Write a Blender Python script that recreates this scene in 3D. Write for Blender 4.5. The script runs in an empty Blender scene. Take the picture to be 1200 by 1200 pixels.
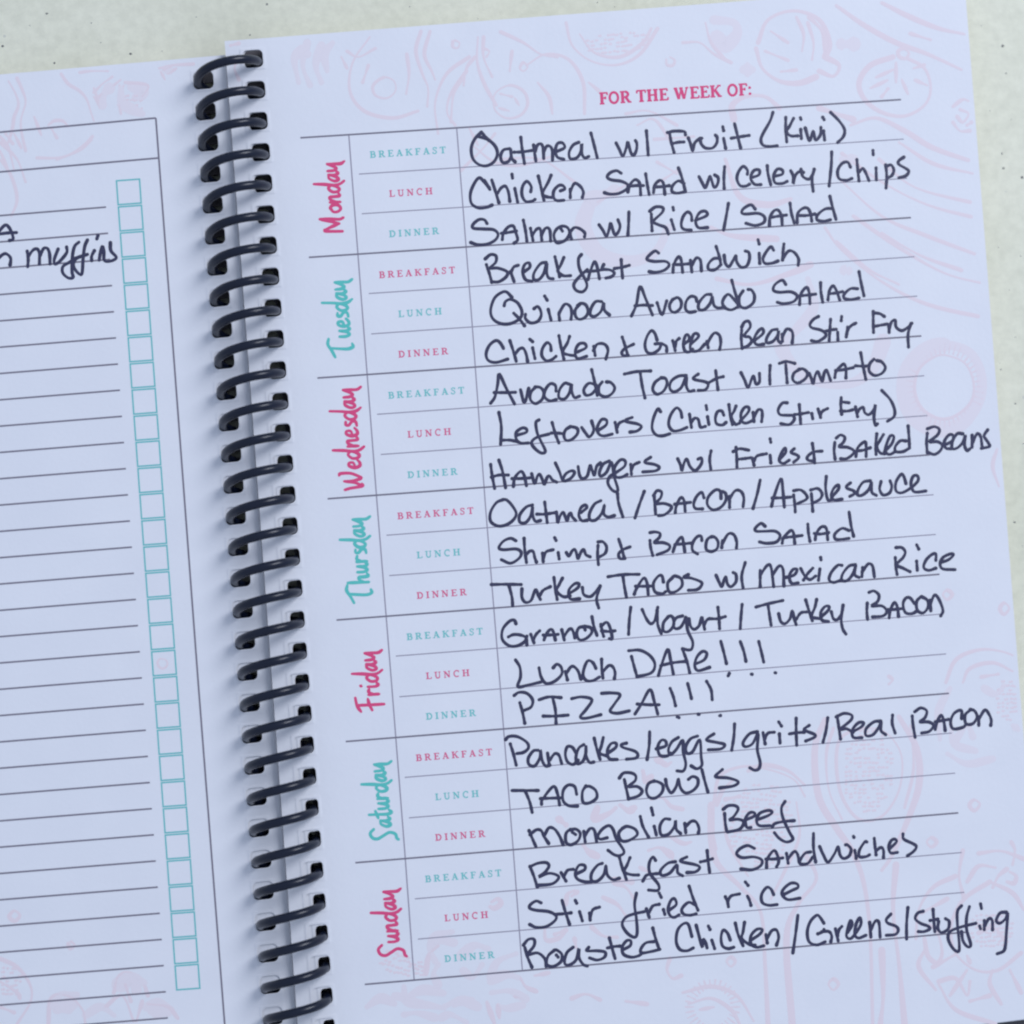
import bpy, math, random
import numpy as np
random.seed(7)
C = bpy.context.scene.collection
SC = bpy.context.scene

# ------------------------------------------------------------------ camera, world, light
ROW = 0.00819          # printed row pitch of the page (m)
PZ = 0.0076            # height of the right-hand page above the tabletop (m)
F = 2500.0             # focal length in photo pixels (1200 wide)
T = np.array([-0.04303664185879225, -0.07609097644236378, 0.4330421752706418])
X = np.array([0.9956431128780477, -0.07343128975713256, 0.05746857805022644])
Y = np.array([-0.07428383502603553, -0.9971544853169918, 0.012839169211044383])
Z = np.array([0.05636225361299588, -0.01705221677111609, -0.9982647535953854])
HM = np.array([[47.50042011197257, 3.632775657341566, -248.4552563032417],
               [-3.503280510568869, 47.138184932790054, -439.28155724559963],
               [0.0010966907982651016, -0.00024004017875822975, 1.0]])
RT = np.array([X, Y, Z])                     # rows: page axes seen from the camera
CAM = -RT @ T
CAM[2] += PZ
cd = bpy.data.cameras.new("camera")
cam = bpy.data.objects.new("camera", cd)
C.objects.link(cam)
from mathutils import Matrix
cols = [RT @ np.array([1, 0, 0]), RT @ np.array([0, -1, 0]), RT @ np.array([0, 0, -1])]
cam.matrix_world = Matrix([[cols[0][i], cols[1][i], cols[2][i], CAM[i]] for i in range(3)] + [[0, 0, 0, 1]])
cd.sensor_width = 36
cd.lens = 36 * F / 1200
cd.clip_start = 0.01
cd.clip_end = 50
cd.dof.use_dof = True
cd.dof.focus_distance = 0.434
cd.dof.aperture_fstop = 6.5
SC.camera = cam
SC.cycles.pixel_filter_type = 'BLACKMAN_HARRIS'
SC.cycles.filter_width = 2.2

w = bpy.data.worlds.new("World")
SC.world = w
w.use_nodes = True
w.node_tree.nodes["Background"].inputs[0].default_value = (0.61, 0.73, 1.0, 1)
w.node_tree.nodes["Background"].inputs[1].default_value = 0.62
SC.view_settings.view_transform = 'Standard'
SC.view_settings.look = 'None'
SC.view_settings.exposure = 0.0
SC.view_settings.gamma = 1.0

def area(name, loc, target, sx, sy, power, col):
    l = bpy.data.lights.new(name, 'AREA')
    l.shape = 'RECTANGLE'; l.size = sx; l.size_y = sy
    l.energy = power; l.color = col
    o = bpy.data.objects.new(name, l)
    C.objects.link(o)
    from mathutils import Vector
    d = Vector(target) - Vector(loc)
    o.location = loc
    o.rotation_euler = d.to_track_quat('-Z', 'Y').to_euler()
    return o
# the window beside the table, up and to the right of the planner
area("window_light", (1.02, 0.72, 1.15), (0.05, -0.09, 0.0), 0.62, 0.85, 18.4, (0.862, 0.898, 1.0))

# ------------------------------------------------------------------ helpers
def ground(px, py, z=0.0):
    """photo pixel -> point on the horizontal plane z (page frame, metres above the right page)"""
    d = RT @ np.array([(px - 600) / F, (py - 600) / F, 1.0])
    o = CAM - np.array([0, 0, PZ])
    t = (z - o[2]) / d[2]
    p = o + d * t
    return p[0], p[1]

def zr(x, y):          # gentle unevenness of the right page
    return 0.0010 * math.exp(-max(x + 0.020 - 0.005 * y, -0.004) / 0.013) + 0.00030 * math.sin(x * 38 + 0.6) + 0.00012 * math.sin(y * 31 + x * 17) - 0.0000 * x
LZ = -0.0009
def zl(x, y):
    return LZ + 0.00018 * math.sin(x * 45 - 0.9) + 0.00010 * math.sin(y * 27 + 1.0)

def onpage(px, py, zf):
    z = 0.0
    for _ in range(3):
        x, y = ground(px, py, z)
        z = zf(x, y)
    return x, y
def uv2px(u, v):
    q = HM @ np.array([u, v, 1.0])
    return q[0] / q[2] + 600, q[1] / q[2] + 600

def empty(name, loc=(0, 0, 0)):
    o = bpy.data.objects.new(name, None)
    o.empty_display_size = 0.01
    o.location = loc
    C.objects.link(o)
    return o
def link(name, mesh, mat, parent=None, smooth=False):
    o = bpy.data.objects.new(name, mesh)
    C.objects.link(o)
    if mat: mesh.materials.append(mat)
    if parent: o.parent = parent
    if smooth:
        mesh.polygons.foreach_set("use_smooth", [True] * len(mesh.polygons))
    return o
class MB:
    def __init__(s): s.v = []; s.f = []
    def add(s, vs, fs):
        n = len(s.v); s.v += vs; s.f += [tuple(i + n for i in f) for f in fs]
    def obj(s, name, mat, parent=None, smooth=False):
        m = bpy.data.meshes.new(name)
        m.from_pydata(s.v, [], s.f); m.update()
        return link(name, m, mat, parent, smooth)
def box(mb, x0, x1, y0, y1, z0, z1):
    mb.add([(x0, y0, z0), (x1, y0, z0), (x1, y1, z0), (x0, y1, z0), (x0, y0, z1), (x1, y0, z1), (x1, y1, z1), (x0, y1, z1)],
           [(3, 2, 1, 0), (4, 5, 6, 7), (0, 1, 5, 4), (1, 2, 6, 5), (2, 3, 7, 6), (3, 0, 4, 7)])

def smooth_line(pts, n=5):
    if len(pts) < 3:
        a, b = np.array(pts[0]), np.array(pts[-1])
        return [a + (b - a) * t for t in np.linspace(0, 1, 5)]
    P = [np.array(p, float) for p in pts]
    if len(P) > 4 and np.hypot(*(P[0] - P[-1])) < 1e-6:
        P = [P[-2]] + P + [P[1]]
    else:
        P = [2 * P[0] - P[1]] + P + [2 * P[-1] - P[-2]]
    out = []
    for i in range(1, len(P) - 2):
        p0, p1, p2, p3 = P[i - 1:i + 3]
        for k in range(n):
            t = k / n
            out.append(0.5 * ((2 * p1) + (-p0 + p2) * t + (2 * p0 - 5 * p1 + 4 * p2 - p3) * t * t + (-p0 + 3 * p1 - 3 * p2 + p3) * t ** 3))
    out.append(P[-2])
    return out

LIFT = [0]
def stroke(mb, line, width, zf, lift=1.9e-5, ridge=1.8e-5, caps=True, wfun=None):
    """an ink line: a very low ridge lying on the page surface"""
    L = [np.array(p, float) for p in line]
    L = [L[0]] + [b for a, b in zip(L, L[1:]) if np.hypot(*(b - a)) > 1e-6]
    if len(L) < 2: L = [L[0], L[0] + np.array([1e-5, 0])]
    LIFT[0] = (LIFT[0] + 1) % 11
    z0 = lift + LIFT[0] * 6e-7
    n = len(L); vs = []; fs = []
    def V(p, h): vs.append((p[0], p[1], zf(p[0], p[1]) + z0 + h)); return len(vs) - 1
    prev = None; rings = []
    for i in range(n):
        a = L[max(i - 1, 0)]; b = L[min(i + 1, n - 1)]
        d = b - a; d /= (np.hypot(*d) + 1e-12)
        nrm = np.array([-d[1], d[0]])
        wd = width * 0.5 * (wfun(i / (n - 1)) if wfun else 1.0)
        rings.append((V(L[i] + nrm * wd, 0), V(L[i], ridge), V(L[i] - nrm * wd, 0), d, wd))
    for a, b in zip(rings, rings[1:]):
        fs += [(a[0], a[1], b[1], b[0]), (a[1], a[2], b[2], b[1])]
    if caps:
        for r, p, sgn in ((rings[0], L[0], -1), (rings[-1], L[-1], 1)):
            d = r[3] * sgn; ang = math.atan2(d[1], d[0]); idx = [] 
            for k in range(5):
                t = ang - math.pi / 2 + math.pi * k / 4
                idx.append(V(p + r[4] * np.array([math.cos(t), math.sin(t)]), 0))
            for q in range(4): fs.append((r[1], idx[q], idx[q + 1]))
    mb.add(vs, fs)

# ------------------------------------------------------------------ materials
def mat(name, col, rough=0.6, spec=0.4):
    m = bpy.data.materials.new(name); m.use_nodes = True
    b = m.node_tree.nodes["Principled BSDF"]
    b.inputs["Base Color"].default_value = (*col, 1)
    b.inputs["Roughness"].default_value = rough
    b.inputs["Specular IOR Level"].default_value = spec
    return m
def noisy(m, c1, c2, scale, bump=0.0, bscale=None, detail=6.0, bdist=0.0001):
    nt = m.node_tree; N = nt.nodes; b = N["Principled BSDF"]
    tc = N.new("ShaderNodeTexCoord")
    n = N.new("ShaderNodeTexNoise"); n.inputs["Scale"].default_value = scale; n.inputs["Detail"].default_value = detail
    r = N.new("ShaderNodeMix"); r.data_type = 'RGBA'
    r.inputs[6].default_value = (*c1, 1); r.inputs[7].default_value = (*c2, 1)
    nt.links.new(tc.outputs["Object"], n.inputs["Vector"])
    nt.links.new(n.outputs["Fac"], r.inputs[0])
    nt.links.new(r.outputs[2], b.inputs["Base Color"])
    if bump:
        n2 = N.new("ShaderNodeTexNoise"); n2.inputs["Scale"].default_value = bscale; n2.inputs["Detail"].default_value = 4
        nt.links.new(tc.outputs["Object"], n2.inputs["Vector"])
        bp = N.new("ShaderNodeBump"); bp.inputs["Strength"].default_value = bump; bp.inputs["Distance"].default_value = bdist
        nt.links.new(n2.outputs["Fac"], bp.inputs["Height"])
        nt.links.new(bp.outputs["Normal"], b.inputs["Normal"])
    return m
M_paper = noisy(mat("paper", (.8, .8, .8), 0.55, 0.35), (.78, .78, .80), (.86, .855, .86), 75, 0.7, 1100, bdist=0.00004)
M_edge = noisy(mat("paper_edges", (.7, .7, .7), 0.8, 0.2), (.66, .66, .67), (.78, .77, .76), 900)
M_ink = noisy(mat("pen_ink", (.03, .03, .06), 0.45, 0.5), (.020, .021, .055), (.055, .054, .112), 700)
M_pink = mat("pink_print", (.78, .075, .21), 0.5)
M_teal = mat("teal_print", (.115, .57, .50), 0.5)
M_teal_line = mat("teal_line_print", (.16, .55, .53), 0.5)
M_teal_pale = mat("pale_teal_print", (.19, .59, .55), 0.5)
M_pink_small = mat("small_pink_print", (.78, .14, .27), 0.5)
M_grey = mat("grey_rule_print", (.21, .19, .23), 0.6)
M_light = mat("light_rule_print", (.34, .31, .37), 0.6)
M_blush = mat("blush_print", (.84, .72, .735), 0.6)
M_blush2 = mat("pale_blush_print", (.835, .765, .78), 0.6)
M_coil = noisy(mat("navy_black_plastic", (.02, .03, .05), 0.30, 0.33), (.003, .006, .017), (.008, .012, .028), 400, 0.2, 900, bdist=0.0001)
M_coil.node_tree.nodes["Principled BSDF"].inputs["Coat Weight"].default_value = 0.12
M_cover = noisy(mat("dark_cover", (.05, .05, .06), 0.5), (.075, .068, .075), (.10, .088, .092), 200)
M_fleck = mat("table_fleck", (.10, .10, .10), 0.6)

# tabletop: pale cream laminate with cloudy mottling and fine grey specks
M_table = mat("cream_laminate", (.7, .7, .6), 0.42, 0.45)
nt = M_table.node_tree; N = nt.nodes; B = N["Principled BSDF"]
tc = N.new("ShaderNodeTexCoord")
def noise(sc, det, rough=0.55):
    n = N.new("ShaderNodeTexNoise"); n.inputs["Scale"].default_value = sc; n.inputs["Detail"].default_value = det
    n.inputs["Roughness"].default_value = rough
    nt.links.new(tc.outputs["Object"], n.inputs["Vector"]); return n
def ramp(src, a, ca, b, cb):
    r = N.new("ShaderNodeValToRGB"); e = r.color_ramp.elements
    e[0].position = a; e[0].color = (*ca, 1); e[1].position = b; e[1].color = (*cb, 1)
    nt.links.new(src, r.inputs[0]); return r
n1 = noise(28, 8); n2 = noise(420, 6, 0.7)
r1 = ramp(n1.outputs["Fac"], .3, (.775, .76, .575), .7, (.87, .845, .66))
r2 = ramp(n2.outputs["Fac"], .25, (.80, .80, .79), .62, (1, 1, 1))
mx = N.new("ShaderNodeMix"); mx.data_type = 'RGBA'; mx.blend_type = 'MULTIPLY'; mx.inputs[0].default_value = 0.75
nt.links.new(r1.outputs[0], mx.inputs[6]); nt.links.new(r2.outputs[0], mx.inputs[7])
vo = N.new("ShaderNodeTexVoronoi"); vo.inputs["Scale"].default_value = 170
nt.links.new(tc.outputs["Object"], vo.inputs["Vector"])
sep = N.new("ShaderNodeSeparateColor"); nt.links.new(vo.outputs["Color"], sep.inputs[0])
rs = N.new("ShaderNodeMath"); rs.operation = 'MULTIPLY'; rs.inputs[1].default_value = 0.17
nt.links.new(sep.outputs[0], rs.inputs[0])
rs2 = N.new("ShaderNodeMath"); rs2.operation = 'SUBTRACT'; rs2.inputs[1].default_value = 0.11
nt.links.new(rs.outputs[0], rs2.inputs[0])
lt = N.new("ShaderNodeMath"); lt.operation = 'LESS_THAN'
nt.links.new(vo.outputs["Distance"], lt.inputs[0]); nt.links.new(rs2.outputs[0], lt.inputs[1])
lf = N.new("ShaderNodeMath"); lf.operation = 'MULTIPLY'; lf.inputs[1].default_value = 0.35
nt.links.new(lt.outputs[0], lf.inputs[0])
mx2 = N.new("ShaderNodeMix"); mx2.data_type = 'RGBA'; mx2.inputs[7].default_value = (.36, .37, .36, 1)
nt.links.new(lf.outputs[0], mx2.inputs[0]); nt.links.new(mx.outputs[2], mx2.inputs[6])
nt.links.new(mx2.outputs[2], B.inputs["Base Color"])
bp = N.new("ShaderNodeBump"); bp.inputs["Strength"].default_value = 0.35; bp.inputs["Distance"].default_value = 0.0002
n3 = noise(300, 5); nt.links.new(n3.outputs["Fac"], bp.inputs["Height"]); nt.links.new(bp.outputs["Normal"], B.inputs["Normal"])

# ------------------------------------------------------------------ tabletop
mb = MB(); box(mb, -0.55, 0.55, -0.50, 0.40, -0.03, 0.0)
table = mb.obj("tabletop", M_table)
table["kind"] = "structure"; table["label"] = "pale cream laminate tabletop with scattered grey specks"
mb = MB()
def fleck(x, y, r):
    k = random.randint(6, 8); a0 = random.random() * 6; st = random.uniform(.7, 1)
    vs = [(x, y, 0.00005)]
    for i in range(k):
        a = a0 + i * 2 * math.pi / k; q = r * random.uniform(.65, 1.1)
        vs.append((x + q * math.cos(a), y + q * st * math.sin(a), 0.00001))
    mb.add(vs, [(0, 1 + i, 1 + (i + 1) % k) for i in range(k)])
for px, py, r in ((55,16,.30),(3,54,.34),(153,63,.34),(313,5,.3),(293,41,.22),(107,27,.15),(118,50,.14),(35,30,.14),(1175,54,.42),(1179,86,.22),
                  (1174,180,.26),(1176,197,.32),(1198,208,.36),(1189,612,.32),(1190,473,.22),(1173,433,.20),(1190,395,.15),(1198,640,.12),(480,8,.15),
                  (560,22,.12),(720,8,.12),(1150,30,.12),(1160,130,.14),(1185,140,.13),(1196,300,.16),(1170,290,.12),(1183,340,.12),(1199,520,.16),(700,3,.15),(230,20,.14),(190,60,.12)):
    x, y = ground(px, py, -PZ); fleck(x, y, r * 0.001)
for _ in range(260):
    fleck(random.uniform(-.3, .35), random.uniform(-.3, .2), random.choice((.06, .08, .1, .15, .25)) * 0.001)
o = mb.obj("laminate_flecks", M_fleck, table); o["kind"] = "stuff"

# ------------------------------------------------------------------ the planner
planner = empty("spiral_planner", (0, 0, PZ))
planner["category"] = "planner"
planner["label"] = "open spiral bound meal planner with handwritten weekly menu on cream table"

# coil geometry: axis line from the holes seen in the photo
RC, RT_ = 0.0062, 0.00092
ZC = 0.0002
LEAN = 0.11           # the turns lean towards the head of the page
def holes_line(px0, py0, px1, py1, z):
    return np.array(ground(px0, py0, z)), np.array(ground(px1, py1, z))
a0, a28 = holes_line(302.6, 72.8, 378.6, 1096.3, 0.0)
axis = (a28 - a0); PITCH = np.hypot(*axis) / 28; axis /= np.hypot(*axis)          # unit, pointing down the page
side = np.array([-axis[1], axis[0]])                                            # to the right of the spine
if side[0] < 0: side = -side
half_r = math.sqrt(RC ** 2 - ZC ** 2)
half_l = math.sqrt(RC ** 2 - (ZC - LZ) ** 2)
th_r = math.asin(-ZC / RC)
th_l = math.pi + math.asin((ZC - LZ) / RC)
def coil(th):
    p = a0 - side * half_r + side * RC * math.cos(th) + axis * PITCH * (th - th_r) / (2 * math.pi)
    p = p - axis * LEAN * (RC * math.sin(th))
    return np.array([p[0], p[1], ZC + RC * math.sin(th)])
def spine(s, off):     # a point at distance s down the spine and off to the right of the coil axis
    p = a0 - side * half_r + axis * s + side * off
    return p
NT = 32.6
vs = []; fs = []; K = 12; SEG = 44
th0, th1 = th_r - 1.4, th_r + NT * 2 * math.pi
n = int((th1 - th0) / (2 * math.pi) * SEG)
for i in range(n + 1):
    th = th0 + (th1 - th0) * i / n
    c = coil(th); d = coil(th + .01) - coil(th - .01); d /= np.linalg.norm(d)
    cen = np.array([*(spine(PITCH * (th - th_r) / (2 * math.pi), 0)), ZC])
    r = (c - cen); r -= d * (r @ d); r /= np.linalg.norm(r); b = np.cross(d, r)
    for k in range(K):
        a = 2 * math.pi * k / K
        vs.append(tuple(c + RT_ * (r * math.cos(a) + b * math.sin(a))))
for i in range(n):
    for k in range(K):
        fs.append((i * K + k, i * K + (k + 1) % K, (i + 1) * K + (k + 1) % K, (i + 1) * K + k))
fs += [tuple(range(K - 1, -1, -1)), tuple(n * K + k for k in range(K))]
mb = MB(); mb.add(vs, fs)
coil_o = mb.obj("binding_coil", M_coil, planner, smooth=True)
coil_o["label"] = "dark navy plastic spiral coil"

# sheets with a column of punched holes; built in a spine frame (s down the page, q to the right of the coil axis)
HW, HH = 0.0041, 0.0036
def sheet(name, q0, q1, s0, s1, hq, hs0, zf, dz, sgn_shift=0.0, thick=0.00012, nq=26, parent=planner, material=M_paper, skew0=0.0, skew1=0.0, hw=HW, hh=HH, free=0.0012, dq=0.0, ds=0.0):
    """q0..q1 extent across, s0..s1 extent down, hole centres at q=hq, s=hs0+i*pitch"""
    mb = MB(); mg = 0.0004; pt_ = PITCH + ds / 30
    lo, hi = hq - hw / 2 - mg, hq + hw / 2 + mg
    def ss(q, s):       # the top edge may be cut slightly out of square
        t = (s - s0) / (s1 - s0)
        return s + (skew0 * (1 - t) + skew1 * t) * (q - q0)
    def VV(q, s):
        q = q + dq * max(0, (s - s0) / (s1 - s0)) * max(0.0, min(1.0, 1 - (abs(q - hq) - .004) / .02))
        p = spine(ss(q, s), q)
        return (p[0], p[1], zf(p[0], p[1]) + dz)
    cols = sorted(set([q0] + list(np.linspace(min(q0, lo), lo, 3)[1:]) + [hi] + list(np.linspace(hi, q1, nq)[1:]))) if q0 < lo else None
    if abs(q0 - hq) > abs(q1 - hq):      # left page: the holes are near q1
        cols = list(np.linspace(q0, lo, nq)) + [hi] + list(np.linspace(hi, q1, 3)[1:])
    else:
        cols = list(np.linspace(q0, lo, 3)) + [hi] + list(np.linspace(hi, q1, nq)[1:])
    hs0 = hs0 - skew0 * (hq - q0)
    hn = [hs0 + i * pt_ for i in range(-2, 40) if s0 + hh / 2 + free < hs0 + i * pt_ < s1 - hh]
    rows = [s0]
    hole_rows = set()
    for h in hn:
        rows.append(h - hh / 2 - mg); hole_rows.add(len(rows) - 1); rows.append(h + hh / 2 + mg)
    rows.append(s1)
    hole_col = cols.index(lo) if lo in cols else min(range(len(cols)), key=lambda i: abs(cols[i] - lo))
    idx = {}
    for j, s in enumerate(rows):
        for i, q in enumerate(cols):
            idx[i, j] = len(mb.v); mb.v.append(VV(q, s))
    for j in range(len(rows) - 1):
        for i in range(len(cols) - 1):
            if i == hole_col and j in hole_rows:
                fr = (rows[j] - s0) / (s1 - s0)
                hc = (rows[j] + rows[j + 1])/ 2
                qc = (cols[i] + cols[i + 1]) / 2
                inner = []; outer = []
                # rounded-rectangle loop, 24 points, matched to points on the cell border
                rr = 0.0010
                cx_, cy_ = hw / 2 - rr, hh / 2 - rr
                ow, oh = (cols[i + 1] - cols[i]) / 2, (rows[j + 1] - rows[j]) / 2
                for (sx, sy, a_) in ((1, 1, 0), (-1, 1, 90), (-1, -1, 180), (1, -1, 270)):
                    for t in range(6):
                        an = math.radians(a_ + 90 * t / 5)
                        ix, iy = sx * cx_ + rr * math.cos(an), sy * cy_ + rr * math.sin(an)
                        k_ = min(ow / abs(ix) if abs(ix) > 1e-9 else 1e9, oh / abs(iy) if abs(iy) > 1e-9 else 1e9)
                        corner = (t in (2,))
                        ox, oy = (sx * ow, sy * oh) if corner else (ix * k_, iy * k_)
                        inner.append(len(mb.v)); mb.v.append(VV(qc + ix, hc + iy))
                        outer.append(len(mb.v)); mb.v.append(VV(qc + ox, hc + oy))
                m_ = len(inner)
                for t in range(m_):
                    u = (t + 1) % m_
                    mb.f.append((inner[t], outer[t], outer[u], inner[u]))
            else:
                mb.f.append((idx[i, j], idx[i, j + 1], idx[i + 1, j + 1], idx[i + 1, j]))
    o = mb.obj(name, material, parent)
    md = o.modifiers.new("thickness", 'SOLIDIFY'); md.thickness = thick; md.offset = -1
    return o
def spine_coords(p):
    d = np.array(p) - (a0 - side * half_r)
    return float(d @ axis), float(d @ side)      # s, q

# page outlines from the photo
s_tl, q_tl = spine_coords(ground(263.5, 49, 0)); s_tr, q_tr = spine_coords(ground(877, 0.5, 0))
_, q_r = spine_coords(ground(1131.5, 0, 0)); _, q_r2 = spine_coords(ground(1195, 800, 0))
s_bl, q_b1 = spine_coords(ground(1152, 1200.5, 0)); s_b2, q_b2 = spine_coords(ground(1200, 1194.5, 0))
skew_t = (s_tr - s_tl) / (q_tr - q_tl); skew_b = (s_b2 - s_bl) / (q_b2 - q_b1)
s_bot = s_bl - skew_b * (q_b1 - q_tl)
hs_r, hq_r = spine_coords(onpage(296.2, 69, zr))
hs_l, hq_l = spine_coords(ground(238.3, 94.0, LZ))
right_page = sheet("page", q_tl, (q_r + q_r2) / 2, s_tl, s_bot, hq_r, hs_r, zr, 0, skew0=skew_t, skew1=skew_b)
right_page["label"] = "weekly menu page filled in by hand"
sl, ql = spine_coords(ground(0, 87.5, LZ)); sl2, ql2 = spine_coords(ground(267, 64, LZ))
skl = (sl2 - sl) / (ql2 - ql)
q_lr = spine_coords(ground(268, 500, LZ))[1]
q_left_edge = -0.155
def ltop(q): return sl2 + skl * (q - ql2)
left_page = sheet("page", q_left_edge, half_l * 0 - 0.0004, ltop(q_left_edge), s_bot + 0.002, hq_l, hs_l, zl, 0, skew0=skl, skew1=skl)
left_page["label"] = "grocery list page with empty tick boxes"
# more sheets just below each top page
for k in range(1, 4):
    sheet("under_sheet", q_tl + .0001 * k, (q_r + q_r2) / 2 + 0.00012 * (k % 2), s_tl + .00015 * (k - 1), s_bot + .0001 * k, hq_r + .0001 * k, hs_r, zr, -0.00022 * k, skew0=skew_t, skew1=skew_b, nq=12, dq=.0016, ds=0.0004)
    sheet("under_sheet", q_left_edge, -0.0004 - .0001 * k, ltop(q_left_edge) + .0002 * k, s_bot + 0.002, hq_l, hs_l, zl, -0.00022 * k, skew0=skl, skew1=skl, nq=12, ds=.0016, dq=0.0001)
# page blocks and covers away from the coil
def slab(name, q0, q1, s0, s1, k0, k1, z0, z1, material, parent=planner):
    def pt(q, s, k): return spine(s + k * (q - q_tl), q)
    c = [pt(q0, s0, k0), pt(q1, s0, k0), pt(q1, s1, k1), pt(q0, s1, k1)]
    mb = MB()
    mb.add([(p[0], p[1], z0) for p in c] + [(p[0], p[1], z1) for p in c],
           [(0, 1, 2, 3), (7, 6, 5, 4), (4, 5, 1, 0), (5, 6, 2, 1), (6, 7, 3, 2), (7, 4, 0, 3)])
    return mb.obj(name, material, parent)
qr_ = (q_r + q_r2) / 2
slab("page_block", RC + 0.0016, qr_ - 0.0001, s_tl + .0002, s_bot, skew_t, skew_b, -0.0059, -0.00125, M_edge)
slab("page_block", q_left_edge, -RC - 0.0016, ltop(q_left_edge) + .0003 + skl * (q_tl - q_left_edge), s_bot, skl, skl, -0.0059, -0.00245, M_edge)
flat = lambda z: (lambda x, y: z)
hs_c = spine_coords(a0)[0]
back = sheet("back_cover", 0.0004, qr_ - 0.0002, s_tl + .0006, s_bot + 0.004, 0.0036, hs_c - 0.95e-3, flat(-0.0060), 0, skew0=skew_t, skew1=skew_b, thick=0.0007, nq=4, material=M_cover, hw=.0046)
front = sheet("front_cover", q_left_edge, -0.0004, ltop(q_left_edge) + .0006, s_bot + .004, -0.0036, hs_c + 4.13e-3, flat(-0.0060), 0, skew0=skl, skew1=skl, thick=0.0007, nq=4, material=M_cover, hw=.0046)

# ------------------------------------------------------------------ printed rules and boxes
def rule(p0, p1, width, m, zf, page, name="ruled_line", n=24, lift=1.7e-5):
    mb = MB()
    a = np.array(p0, float); b = np.array(p1, float)
    line = [onpage(*(a + (b - a) * t), zf) for t in np.linspace(0, 1, n)]
    stroke(mb, line, width, zf, lift=lift, ridge=2e-6, caps=False)
    return mb.obj(name, m, page)
LEFT = {0: (352, 161.5), 1: (420.7, 204), 2: (424, 250.5), 3: (362, 301.6), 4: (432.2, 344), 5: (435, 391.3), 6: (372, 443), 7: (442, 485.5), 8: (446.2, 532.6),
        9: (384, 584.5), 10: (452.9, 627.2), 11: (456.2, 674.5), 12: (394.4, 726.6), 13: (463.9, 768.8), 14: (468, 816.5), 15: (405.2, 869), 16: (474.3, 911),
        17: (479.3, 958.4), 18: (416.5, 1011), 19: (486.2, 1053.3), 20: (489.8, 1100.5), 21: (427.5, 1153.6)}
RIGHT = {0: (1056, 116.7), 1: (1059, 163), 2: (1063, 209), 3: (1067.5, 255), 4: (1071.7, 300.8), 5: (1075, 347), 6: (1079.7, 393.7), 7: (1083, 440.3), 8: (1086.7, 487),
         9: (1090, 533), 10: (1094, 579.7), 11: (1096.7, 626.3), 12: (1101, 673), 13: (1105, 719.5), 14: (1108.7, 766.3), 15: (1112, 812.5), 16: (1115.5, 859),
         17: (1119.4, 906), 18: (1123, 952.6), 19: (1127, 999), 20: (1130, 1045.7), 21: (1133, 1092.3)}
for k in range(22):
    big = k % 3 == 0
    rule(LEFT[k], RIGHT[k], 0.00034 if big else 0.00021, M_grey if big else M_light, zr, right_page)
def poly_rule(pts, width, m, zf, page, name="column_line"):
    mb = MB(); line = []
    for a, b in zip(pts, pts[1:]):
        for t in np.linspace(0, 1, 10, endpoint=False):
            line.append(onpage(a[0] + (b[0] - a[0]) * t, a[1] + (b[1] - a[1]) * t, zf))
    line.append(onpage(*pts[-1], zf))
    stroke(mb, line, width, zf, lift=1.5e-5, ridge=2e-6, caps=False)
    return mb.obj(name, m, page)
poly_rule([(408.8, 158.5), (425, 370), (441.5, 585), (459.2, 805), (474.5, 1000), (485.4, 1149)], .00026, M_light, zr, right_page)
poly_rule([(535.2, 150), (552.6, 370), (568.7, 590), (586.4, 807), (601.8, 1000), (612.2, 1138)], .00024, M_light, zr, right_page)

# left page: frame, rules, tick boxes
FR = .00036
poly_rule([(-560, 205.5), (-30, 157.6), (90, 146.8), (182.6, 138.3)], FR, M_grey, zl, left_page, "frame_line")
poly_rule([(-560, 252), (-30, 204.2), (90, 193.5), (185.4, 185.2)], FR, M_grey, zl, left_page, "frame_line")
poly_rule([(182.6, 138.3), (202.3, 400), (232.3, 800), (263.3, 1200), (266, 1240)], FR, M_grey, zl, left_page, "frame_line")
for i in range(33):
    ex, ey = 124.3 + 2.333 * i, 242.7 + 30.65 * i
    k = -0.0805
    rule((-560, ey - k * (ex + 560)), (ex, ey), .00034, M_grey, zl, left_page)
mbx = []
for i in range(31):
    x0, y0 = 136.5 + 2.29 * i, 211.9 + 30.67 * i
    c = [(x0, y0), (x0 + 27, y0 - 2.0), (x0 + 29, y0 + 26), (x0 + 2, y0 + 28)]
    mb = MB()
    for a, b in zip(c, c[1:] + c[:1]):
        e = np.array(b) - np.array(a); e = e / np.hypot(*e) * 0.8
        stroke(mb, [onpage(a[0] - e[0], a[1] - e[1], zl), onpage(b[0] + e[0], b[1] + e[1], zl)], .00030, zl, ridge=2e-6, caps=False)
    mb.obj("tick_box", M_teal_line, left_page)

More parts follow.
